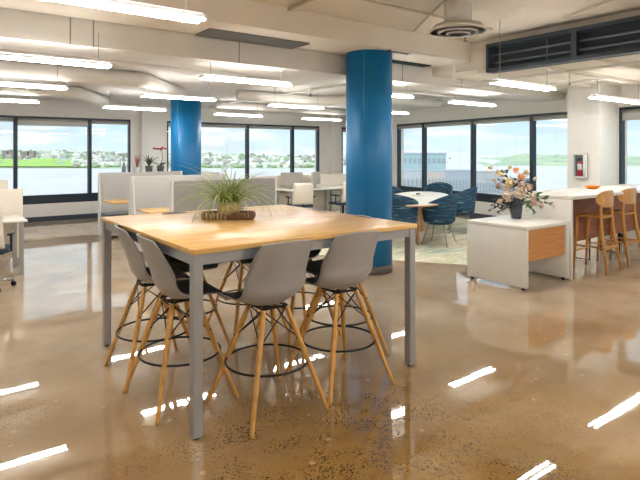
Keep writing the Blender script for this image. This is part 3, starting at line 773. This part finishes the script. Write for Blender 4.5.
root2 = empty('fire_extinguisher', (pe.x+nrm.x*.0485, pe.y+nrm.y*.0485, 1.162), angR, 'red fire extinguisher with white label inside the cabinet on the pillar', 'extinguisher')
MB().lathe([(.022, 0), (.024, .01), (.024, .25), (.018, .28), (.008, .295), (0, .295)], 24, M=Matrix.Scale(2.1, 4, (1, 0, 0))).build('cylinder', mat('red_paint', srgb(196, 30, 44), .3), root2)
MB().lathe([(.0243, .13), (.0248, .135), (.0248, .235), (.0243, .24)], 24, M=Matrix.Scale(2.1, 4, (1, 0, 0))).build('label_band', mat('label_white', srgb(232, 226, 224), .5), root2)
MB().box(-.01, .06, -.010, .010, .295, .325).box(-.05, .02, -.008, .008, .33, .345).build('valve', black_m, root2)
MB().tube([(.05, 0, .31), (.062, 0, .25), (.062, 0, .12)], .007, 6).build('hose', black_m, root2)

# ------------------------------------------------------------------ carpet
def carpet_mat():
    m = mat('patterned_carpet', srgb(206, 196, 158), .95); nt = m.node_tree; b = nt.nodes['Principled BSDF']
    t = nt.nodes.new('ShaderNodeTexCoord'); mp = nt.nodes.new('ShaderNodeMapping'); mp.inputs['Rotation'].default_value = (0, 0, -YAW); mp.inputs['Scale'].default_value = (.8, 2.6, 1)
    nt.links.new(t.outputs['Object'], mp.inputs[0])
    n = nt.nodes.new('ShaderNodeTexNoise'); n.inputs['Scale'].default_value = 1.6; n.inputs['Detail'].default_value = 6; n.inputs['Distortion'].default_value = 1.2; nt.links.new(mp.outputs[0], n.inputs[0])
    r = nt.nodes.new('ShaderNodeValToRGB'); nt.links.new(n.outputs[0], r.inputs[0]); el = r.color_ramp.elements
    el[0].position = .34; el[0].color = srgb(140, 168, 166); el[1].position = .62; el[1].color = srgb(224, 216, 196)
    for p_, c_ in ((.42, srgb(180, 190, 168)), (.47, srgb(216, 208, 178)), (.53, srgb(188, 190, 152)), (.56, srgb(220, 212, 190))):
        q = el.new(p_); q.color = c_
    nt.links.new(r.outputs[0], b.inputs['Base Color']); return m
poly = [cw(*p) for p in ((-.2, 8.45), (1.1, 8.0), (2.3, 7.58), (3.2, 8.3), (4.5, 9.6), (4.6, 10.8), (2.2, 15.4), (.4, 14.4))]
tag(MB().prism(poly, .001, .008).build('area_rug', carpet_mat()), 'large patterned cream and teal rug under the meeting table', 'rug')

# ------------------------------------------------------------------ meeting table and blue chairs
mc = cw(1.92, 10.35); ax = cw(.25, .968); axa = math.atan2(ax[1], ax[0])
root = empty('meeting_table', (mc[0], mc[1], .008), axa, 'white boat-shaped meeting table with wood edge and panel legs', 'table')
n = 44; ring = []
for k in range(n):
    a = 2*PI*k/n; ring.append((math.copysign(abs(math.cos(a))**.9, math.cos(a))*1.60, math.copysign(abs(math.sin(a))**.9, math.sin(a))*.60))
MB().prism(ring, .708, .725).build('wood_edge', wood_pan, root)
MB().prism([(x*.996, y*.992) for x, y in ring], .7255, .735).build('table_top', white_lam, root)
for x in (-.75, .75):
    MB().box(x-.25, x+.25, -.03, .03, 0, .70).build('panel_leg', wood_pan, root)
MB().box(-.72, .72, -.02, .02, .4, .62).build('beam', wood_pan, root)
def tub(o1, o2):
    """wrap-around upholstered shell: back high, arms falling to the front"""
    m = MB(); nu, nt = 24, 8; A, Bp = [], []
    for j in range(nt+1):
        t = j/nt
        for i in range(nu+1):
            a = -PI*.80 + 2*PI*.80*i/nu                # angle from the back (-y)
            s = abs(i/nu*2-1)
            htop = .49*(1-s**1.8*.60)
            rx = .29-.03*(1-t); ry = .27-.03*(1-t)
            fl = 1+.10*t*(1-s)
            lo = .0
            x = math.sin(a)*rx; y = -math.cos(a)*ry*fl
            z = .42+lo+(htop)*t
            nrm_ = Vector((math.sin(a), -math.cos(a), 0))
            A.append(Vector((x, y, z))+nrm_*o1); Bp.append(Vector((x, y, z))+nrm_*o2)
    W = nu+1; N = len(A); fs = []
    for j in range(nt):
        for i in range(nu):
            q = [j*W+i, j*W+i+1, (j+1)*W+i+1, (j+1)*W+i]; fs.append(q); fs.append([N+k for k in reversed(q)])
    ring = list(range(W))+[j*W+nu for j in range(1, nt+1)]+[nt*W+i for i in range(nu-1, -1, -1)]+[j*W for j in range(nt-1, 0, -1)]
    for a, b in zip(ring, ring[1:]+ring[:1]): fs.append([a, b, N+b, N+a])
    m.add(A+Bp, fs, True); return m
def make_tub():
    r = empty('tub_chair', (0,0,0), 0, 'x', 'chair')
    tub(0, .035).build('backrest', blue_fab, r)
    MB().lathe([(0, .36), (.20, .36), (.262, .40), (.27, .45), (.25, .475), (0, .48)], 28).build('seat', blue_fab, r)
    for sx in (-1, 1):
        for sy in (-1, 1):
            MB().tube([(sx*.13, sy*.13, .37), (sx*.25, sy*.23, 0)], .010, 8).build('leg', cable_m, r)
    return r
tbc = make_tub()
def face(p, q):  # local +y toward q
    return math.atan2(q[1]-p[1], q[0]-p[0]) - PI/2
for i, (c, tgt, lab) in enumerate([
    ((1.36, 9.15), (1.95, 10.2), 'blue striped tub chair beside the near blue column, its back to the camera'),
    ((2.08, 9.35), (1.2, 9.9), 'blue striped tub chair at the near right end of the meeting table'),
    ((2.82, 10.75), (2.0, 10.9), 'blue striped tub chair farther along the right side of the meeting table'),
    ((2.68, 12.15), (2.2, 11.0), 'blue striped tub chair at the far end of the meeting table, against the window'),
    ((1.55, 11.7), (2.0, 11.2), 'blue striped tub chair at the far left, mostly hidden by the near blue column')]):
    p = cw(*c); q = cw(*tgt)
    place(tbc, i == 0, (p[0], p[1], .008), face(p, q), lab, 'blue tub chairs around the meeting table')
# papers / laptop on the meeting table
q = P(418, 196, .745)
root = empty('desk_cable_box', (q.x, q.y, .744), .4, 'small white conference phone on the meeting table', 'phone')
MB().rbox(-.12, .12, -.09, .09, 0, .03, .01).build('phone_body', white_lam, root)
MB().rbox(-.05, .05, -.03, .03, .03, .06, .01).build('phone_display', seat_grey, root)

# ------------------------------------------------------------------ booths
BH = 1.22
def make_bench(back_mat):
    """bench 1.7 m long (local x), sitter faces -y, tapered back on the +y side"""
    r = empty('booth_bench', (0,0,0), 0, 'x', 'bench')
    L = 1.7
    def wedge(m, x0, x1, yb0, yb1, yt0, yt1, z0, z1):
        v = [(x0,yb0,z0),(x1,yb0,z0),(x1,yb1,z0),(x0,yb1,z0),(x0,yt0,z1),(x1,yt0,z1),(x1,yt1,z1),(x0,yt1,z1)]
        m.add(v, [(0,3,2,1),(4,5,6,7),(0,1,5,4),(1,2,6,5),(2,3,7,6),(3,0,4,7)], False)
    for x_ in (0, L-.03): m = MB(); wedge(m, x_, x_+.03, -.22, 0, -.05, 0, 0, BH); m.build('end_panel', booth_shell, r, bevel=.006)
    m = MB(); wedge(m, .032, L-.032, -.19, -.03, -.045, -.03, .0, BH-.004); m.build('backrest', back_mat, r, bevel=.008)
    MB().box(.03, L-.03, -.028, 0, .02, BH-.006).build('outer_panel', booth_dark, r)
    m = MB(); m.rbox(.01, L-.01, -.62, -.19, .38, .46, .02); m.build('seat', seat_grey, r)
    MB().box(.03, L-.03, -.58, -.2, .05, .38).build('seat_base', booth_shell, r)
    return r
bn = make_bench(booth_felt)
pA, pB, pC = cw(-4.32, 10.4), cw(-3.09, 8.76), cw(-2.04, 7.36)
GBn = 'high-backed bench seats of the grey booths'
place(bn, True, (pA[0], pA[1], 0), 0, 'pale grey high-backed booth bench farthest back, facing the camera', GBn)
pCt = cw(-2.04, 7.36)
place(bn, False, (pB[0], pB[1], 0), 0, 'pale grey high-backed booth bench in the middle, facing the camera', GBn)
o = place(bn, False, (pB[0]+1.7, pB[1]+.02, 0), PI, 'high-backed booth bench in the middle, back to back behind the camera-facing one', GBn)
o = place(bn, False, (pC[0]+1.7, pC[1]+.0, 0), PI, 'high-backed booth bench nearest the high table, its mid-grey back to the camera', GBn)
def make_btable():
    r = empty('booth_table', (0,0,0), 0, 'x', 'table')
    MB().rbox(-.62, .62, -.33, .33, .72, .75, .005, 1).build('table_top', oak, r)
    MB().tube([(0, 0, .02), (0, 0, .72)], .035, 14).build('pedestal', steel, r)
    MB().lathe([(.24, 0), (.24, .012), (.05, .03), (0, .03)], 24).build('table_base', steel, r)
    return r
bt = make_btable()
ya = (pA[1]+pB[1])/2; yb = (pB[1]+pC[1])/2
place(bt, True, (pA[0]+.50, ya-.25+.15, 0), 0, 'small oak booth table in the farther booth', 'oak tables inside the booths')
place(bt, False, (pB[0]+.50, yb-.2+.12, 0), 0, 'small oak booth table in the nearer booth', 'oak tables inside the booths')

# credenza with plants behind the booths
cz = cw(-4.3, 12.2)
root = empty('storage_credenza', (cz[0]-.2, cz[1], 0), 0, 'long pale storage unit behind the booths carrying potted plants', 'cabinet')
MB().box(0, 2.4, 0, .42, 0, 1.08).build('carcass', booth_shell, root); MB().box(-.01, 2.41, -.01, .43, 1.08, 1.11).build('top_panel', white_lam, root)
for k in range(4): MB().box(.02+k*.6, .58+k*.6, -.018, -.001, .06, 1.05).build('door', white_lam, root)
def on_cred(px): # point on the credenza top at column px
    r = (px-CX)/F; Yc = cz[1]+.2; d = Yc/(UX-UY*r); return cw(r*d, d)
gpot = mat('dark_grey_pot', srgb(86, 84, 82), .6); redm = mat('red_petals', srgb(200, 40, 80), .6); brm = mat('terracotta_tone', srgb(170, 110, 90), .7)
def pot(px, label, kind):
    x, y = on_cred(px); r = empty('potted_plant', (x, y, 1.112), YAW, label, 'plant')
    if kind != 'bottle':
        MB().lathe([(0, 0), (.055, 0), (.075, .15), (.068, .15), (.06, .12), (0, .12)], 20).build('pot', gpot if kind != 'pale' else booth_shell, r)
        MB().lathe([(.066, .125), (0, .13)], 16).build('soil', mat('soil', srgb(60, 46, 36), .9) if 'soil' not in MATS else MATS['soil'], r)
    return r
dleaf = mat('deep_leaf', srgb(62, 92, 60), .5, var=.3)
r = pot(149, 'dark pot with a small leafy plant on the storage unit behind the booths', 'dark')
m = MB()
for k in range(14): blade(m, (0, 0, .13), random.uniform(0, 2*PI), random.uniform(.18, .34), random.uniform(1.1, 1.5), random.uniform(.4, 1.6), .02)
m.build('foliage', dleaf, r); r.scale = (1.2,)*3
r = pot(160.5, 'orchid with red blooms and drooping dark leaves beside the small leafy plant', 'dark')
m = MB()
for az in (0, .4, 2.9, 3.3, -.4, 1.6): blade(m, (0, 0, .13), az, .3, .9, 1.7, .03)
m.build('foliage', dleaf, r)
MB().tube([(0, 0, .12), (.04, 0, .30), (.03, 0, .42), (-.02, 0, .48)], .005, 6).build('stem', dleaf, r)
m = MB()
for k in range(7): m.blob((-.12+k*.035, random.uniform(-.03, .03), .49+random.uniform(-.02, .02)), .03, (1, 1, .6), 8, .2)
m.build('blossom', redm, r); r.scale = (1.2,)*3
r = pot(137, 'pale pot with upright reddish stems, left of the dark pots behind the booths', 'pale')
m = MB()
for k in range(5): m.tube([(.0, 0, .12), (.02*k-.03, 0, .3), (.035*k-.06, 0, .44)], [.008, .012, .004], 6)
m.build('stem', brm, r)
x, y = on_cred(124)
root = empty('glass_bottle', (x, y, 1.112), 0, 'slim glass vase with a dry pink stem, leftmost object behind the booths', 'vase')
MB().lathe([(0, 0), (.045, 0), (.05, .02), (.05, .16), (.02, .22), (.018, .28), (.014, .28), (.014, .22), (.042, .15), (.04, .02), (0, .02)], 20).build('bottle_body', mat('pale_glass', srgb(190, 200, 198), .1, trans=.6), root)
MB().tube([(0, 0, .02), (.0, .0, .3), (-.02, 0, .44)], [.004, .006, .012], 6).build('dry_stem', brm, root)

# ------------------------------------------------------------------ desks, office chairs, screens
def make_desk(L=1.6, D=.74):
    r = empty('office_desk', (0,0,0), 0, 'x', 'desk')
    MB().rbox(0, L, 0, D, .695, .725, .005, 1).build('desk_top', white_lam, r)
    for x in (.03, L-.09):
        for y in (.03, D-.08): MB().box(x, x+.05, y, y+.05, 0, .695).build('leg', steel, r)
    MB().box(.08, L-.08, D-.06, D-.04, .62, .69).build('rail', steel, r)
    return r
dk = make_desk()
GD = 'white office desks with grey legs'
dc = cw(-3.90, 7.07)
place(dk, True, (dc[0]-1.57, dc[1]-.02, 0), 0, 'white desk at the left edge of the picture, nearer one', GD)
place(dk, False, (1.33-1.6, 10.85, 0), 0, 'white desk at the left edge of the picture, farther one by the window', GD)
def make_div(L):
    r = empty('desk_divider', (0,0,0), 0, 'x', 'divider')
    MB().rbox(0, L, 0, .04, .1, 1.09, .01, 2).build('divider_panel', beige_pl, r)
    for x in (.05, L-.1): MB().box(x, x+.05, -.0, .2, 0, .1).build('foot', steel, r)
    return r
dv = make_div(1.65)
GV = 'beige desk dividers'
place(dv, True, (dc[0]-1.57, dc[1]+.76, 0), 0, 'beige divider standing behind the nearer left desk', GV)
place(dv, False, (1.33-1.65, 11.62, 0), 0, 'beige divider behind the farther left desk by the window', GV)
# middle distance
DY = 10.35
place(dk, False, (6.9, DY, 0), 0, 'white desk in the distance behind the grey booth', GD)
place(dk, False, (8.55, DY, 0), 0, 'white desk in the distance just left of the near blue column', GD)
dv2 = make_div(3.9)
for c in kids(dv2):
    if c.name.startswith('divider_panel'):
        for v in c.data.vertices:
            if v.co.z > .5: v.co.z -= .05
dv2.location = (6.3, DY+.78, 0); dv2['label'] = 'long beige divider behind the distant desks under the middle windows'; dv2['group'] = GV
def make_screen():
    r = empty('computer_monitor', (0,0,0), 0, 'x', 'monitor')
    MB().rbox(-.27, .27, -.015, .015, .08, .40, .008, 2).build('screen', mat('monitor_shell', srgb(168, 162, 152), .5), r)
    MB().tube([(0, .03, .01), (0, .03, .2)], .02, 8).build('stand', steel, r)
    MB().box(-.11, .11, -.07, .09, 0, .012).build('monitor_base', steel, r)
    return r
ms = make_screen()
def onY(px, Y):
    r = (px-CX)/F; d = Y/(UX-UY*r); return cw(r*d, d)
a = onY(316, DY+.4); place(ms, True, (a[0], a[1], .726), .55, 'grey monitor on the distant desk nearest the blue column', 'grey monitors on the distant desks')
a = onY(283, DY+.45); place(ms, False, (a[0]+.25, a[1], .726), -.35, 'grey monitor on the distant desk right behind the booth end', 'grey monitors on the distant desks')
def make_office_chair():
    r = empty('office_chair', (0,0,0), 0, 'x', 'chair')
    m = MB(); nu, nt = 8, 8; A = []; Bq = []
    for j in range(nt+1):
        t = j/nt
        for i in range(nu+1):
            u = -1+2*i/nu; w = .235*(1-.10*t)*(1 if t < .9 else .93); y = -.22-.05*math.sin(t*2.2)+.05*u*u; z = .50+.46*t
            A.append((u*w, y, z)); Bq.append((u*w, y-.025, z))
    W = nu+1; N = len(A); fs = []
    for j in range(nt):
        for i in range(nu):
            q = [j*W+i, j*W+i+1, (j+1)*W+i+1, (j+1)*W+i]; fs.append(q); fs.append([N+k for k in reversed(q)])
    ring = list(range(W))+[j*W+nu for j in range(1, nt+1)]+[nt*W+i for i in range(nu-1, -1, -1)]+[j*W for j in range(nt-1, 0, -1)]
    for a_, b_ in zip(ring, ring[1:]+ring[:1]): fs.append([a_, b_, N+b_, N+a_])
    m.add(A+Bq, fs, True).build('backrest', beige_pl, r)
    MB().rbox(-.24, .24, -.22, .24, .43, .49, .025).build('seat', navy, r)
    for s in (-1, 1):
        MB().tube([(s*.2, -.05, .43), (s*.28, -.05, .45), (s*.28, -.05, .64)], .014, 8).rbox(s*.28-.03, s*.28+.03, -.16, .1, .64, .665, .01).build('armrest', black_m, r)
    MB().tube([(0, 0, .09), (0, 0, .43)], .028, 10).build('gas_column', black_m, r)
    MB().tube([(0, -.18, .44), (0, -.24, .52)], .02, 8).build('back_bracket', black_m, r)
    for k in range(5):
        a_ = 2*PI*k/5+.3; x, y = math.cos(a_), math.sin(a_)
        lg = MB().tube([(x*.03, y*.03, .11), (x*.3, y*.3, .075)], [.024, .014], 8).build('star_base_leg', chrome, r)
        MB().tube([(x*.3-y*.02, y*.3+x*.02, .03), (x*.3+y*.02, y*.3-x*.02, .03)], .03, 10).build('caster', black_m, lg)
    return r
oc = make_office_chair()
GO = 'beige-backed swivel office chairs'
lc = cw(-3.95, 6.3)
place(oc, True, (lc[0], lc[1], 0), -.25, 'beige-backed swivel chair cut by the left edge, at the nearer desk', GO)
a = onY(300, 9.55); place(oc, False, (a[0], a[1], 0), -.3, 'beige-backed swivel chair in the distance behind the booth', GO)
a = onY(343, 9.45); place(oc, False, (a[0], a[1], 0), .1, 'beige-backed swivel chair in the distance touching the near blue column edge', GO)
a = onY(286, 12.0); place(oc, False, (a[0], a[1], 0), 2.8, 'beige-backed swivel chair on the window side of the long divider', GO)

# ------------------------------------------------------------------ outside: harbour, far shore, town
SEA = -25.0
def cwz(x, y, z): a = cw(x, y); return (a[0], a[1], z)
water = mat('harbour_water', srgb(222, 220, 224), .5, spec=.15, bump=.25, bscale=.25, var=.06, vscale=.01)
S(MB().prism([cw(-6000, 25), cw(6000, 25), cw(6000, 6000), cw(-6000, 6000)], SEA-.5, SEA).build('ground_sea', water))
def crest(px):
    tab = [(-200, 150), (0, 150.5), (60, 151), (75, 152), (130, 153), (200, 153), (240, 155), (320, 157), (400, 158), (470, 160), (500, 157), (530, 154), (560, 155), (640, 156), (900, 154)]
    for (a, y0), (b, y1) in zip(tab, tab[1:]):
        if a <= px <= b: return y0+(y1-y0)*(px-a)/(b-a)
    return 155
def shore(px): return 168.5 if px < 330 else 166
vs_, fs_ = [], []; NX, NR = 170, 18
def hill(px, t):
    """point on the far shore: t 0 at the water line, 1 at the crest"""
    d0 = F*(H-SEA)/(shore(px)-HOR); d1 = d0*2.4
    d = d0+(d1-d0)*t; zt = H+(HOR-crest(px))*d1/F
    wob = 1.4*math.sin(px*.13+t*9)+1.2*math.sin(px*.31+t*17)+.8*math.sin(px*.7)
    z = SEA+(zt-SEA)*(t**.75)+wob*min(1, t*4)*(d/900)
    return cwz((px-CX)/F*d, d, z)
for j in range(NR+1):
    for i in range(NX+1): vs_.append(hill(-200+1100*i/NX, j/NR))
for j in range(NR):
    for i in range(NX): a = j*(NX+1)+i; fs_.append((a, a+1, a+NX+2, a+NX+1))
def shore_mat():  # distance haze is painted in as paler greens
    m = mat('hazy_shore_green', srgb(150, 172, 140), .95); nt = m.node_tree; b = nt.nodes['Principled BSDF']
    t = nt.nodes.new('ShaderNodeTexCoord')
    n = nt.nodes.new('ShaderNodeTexNoise'); n.inputs['Scale'].default_value = .012; n.inputs['Detail'].default_value = 6; nt.links.new(t.outputs['Object'], n.inputs[0])
    r = nt.nodes.new('ShaderNodeValToRGB'); nt.links.new(n.outputs[0], r.inputs[0]); el = r.color_ramp.elements
    el[0].position = .36; el[0].color = srgb(158, 178, 160); el[1].position = .66; el[1].color = srgb(206, 216, 182)
    q = el.new(.5); q.color = srgb(178, 196, 166); nt.links.new(r.outputs[0], b.inputs['Base Color']); return m
S(MB().add(vs_, fs_, True).build('ground_hills', shore_mat()))
# meadow on the near left shore
field = []
m = MB(); vs_, fs_ = [], []
for i in range(25):
    px = -60+160*i/24
    w = max(.02, 1-max(0, (px-55)/45)**2)
    for t in (0.015, .22*w):
        p = hill(px, t); vs_.append((p[0], p[1], p[2]+1.5))
fs_ = [(2*i, 2*i+2, 2*i+3, 2*i+1) for i in range(24)]
S(m.add(vs_, fs_, True).build('ground_meadow', mat('bright_meadow', srgb(176, 214, 110), .95, var=.15, vscale=.03)))
# countless small houses and trees over the far shore
def stuff_boxes(n, sz, zh, rng, mt, name, label, cat):
    m = MB()
    for _ in range(n):
        px = random.uniform(*rng); t = random.random()**1.6*.8+.02
        if px < 75 and t < .25: continue
        p = hill(px, t); s = random.uniform(*sz); h = random.uniform(*zh); a = random.uniform(0, PI)
        M = Matrix.Translation((p[0], p[1], p[2]-1)) @ Matrix.Rotation(a, 4, 'Z')
        if cat == 'houses':
            m.add([(-s,-s*.7,0),(s,-s*.7,0),(s,s*.7,0),(-s,s*.7,0),(-s,-s*.7,h),(s,-s*.7,h),(s,s*.7,h),(-s,s*.7,h),(-s,0,h*1.5),(s,0,h*1.5)],
                  [(0,3,2,1),(0,1,5,4),(1,2,6,9,5),(2,3,7,6),(3,0,4,8,7),(4,5,9,8),(6,7,8,9)], False, M)
        else: m.blob((p[0], p[1], p[2]+h*.4), s, (1, 1, h/s*.6), 6, .25)
    tag(m.build(name, mt), label, cat, None, 'stuff')
stuff_boxes(420, (3, 7), (4, 7), (40, 345), mat('house_white', srgb(226, 224, 220), .8), 'distant_houses', 'tiny pale houses scattered over the far shore of the harbour', 'houses')
stuff_boxes(200, (3, 8), (4, 8), (-40, 345), mat('house_grey', srgb(176, 168, 166), .8), 'distant_grey_houses', 'tiny grey and brown houses scattered over the far shore', 'houses')
stuff_boxes(800, (4, 10), (3, 7), (-60, 450), mat('tree_green', srgb(172, 192, 152), .9, var=.15, vscale=.05), 'distant_trees', 'woods and tree clumps covering the far shore hills', 'trees')

win_m = mat('distant_window', srgb(156, 168, 178), .4)
def block(px0, px1, d, ztop, mt, label, group=None, rows=3, cols=5, name='apartment_block', z0=SEA, depth=None):
    x0, x1 = (px0-CX)/F*d, (px1-CX)/F*d; c = cw((x0+x1)/2, d); w = (x1-x0)
    r = empty(name, (c[0], c[1], z0), YAW, label, 'building', group)
    h = ztop-z0; D = depth or w*.6
    MB().box(-w/2, w/2, 0, D, 0, h).build('walls', mt, r)
    MB().box(-w/2-.01*w, w/2+.01*w, -.01*w, D, h, h+.02*h).build('roof', slate, r)
    m = MB()
    for j in range(rows):
        z = h*(1-(j+.75)/ (rows+.5)*.9)
        for i in range(cols):
            x = -w/2+w*(i+.5)/cols; m.box(x-w/cols*.28, x+w/cols*.28, -.01*w, -.001*w, z, z+h*.4/(rows+1))
    m.build('windows', win_m, r)
brown = mat('brown_brick_far', srgb(150, 128, 122), .8); greyb = mat('grey_concrete_far', srgb(190, 193, 198), .8); brick = mat('salmon_brick_far', srgb(200, 184, 176), .8); tealg = mat('teal_glass_far', srgb(168, 194, 200), .35); slate = mat('slate_far', srgb(176, 184, 196), .7)
def hz(px, t): p = hill(px, t); return math.hypot(p[0], p[1]), p[2]
GA = 'apartment blocks on the far left shore'
for k, (a, b, dz) in enumerate([(2, 7, 17), (9, 15.5, 19), (20, 27, 17), (29, 34, 14), (60, 66, 10)]):
    d, z = hz((a+b)/2, .30)
    lab = ['brown apartment block on the far shore at the left edge', 'brown apartment block on the far shore just left of the first window bar', 'brown apartment block on the far shore just right of the first window bar', 'lower brown apartment block right of the others on the far shore', 'small pale block on the far shore in the middle of the large left window'][k]
    rr_ = abs(((a+b)/2-CX)/F); block(a, b, d/math.sqrt(1+rr_*rr_), z+dz, brown if k < 4 else greyb, lab, GA, 4, 5, z0=z-3)
# town seen through the right windows
block(398, 446, 170, .9, tealg, 'large pale teal glass building seen through the windows above the blue chairs', None, 6, 10, 'office_building')
block(398, 423, 120, -2.8, greyb, 'grey block seen left behind the meeting table, lower than the teal one', None, 4, 6, 'office_building')
block(424, 445, 110, -2.5, brick, 'salmon brick block seen right above the far blue chair', None, 5, 6, 'office_building')
block(445, 472, 130, -3.2, slate, 'slate blue warehouse seen left of the third window bar', None, 3, 8, 'office_building')
block(473, 500, 150, -4.2, greyb, 'long grey wharf building seen behind the bouquet', None, 2, 9, 'office_building')
block(500, 530, 210, -9, slate, 'low slate wharf shed seen right behind the flowers', None, 2, 9, 'office_building')
block(442, 500, 80, -7.2, greyb, 'near grey flat block low in the window behind the flowers', None, 3, 12, 'office_building')
S(MB().prism([cw(5, 28), cw(110, 28), cw(95, 215), cw(20, 215)], SEA-.5, SEA+.8).build('ground_town', mat('town_asphalt', srgb(150, 152, 156), .9)))
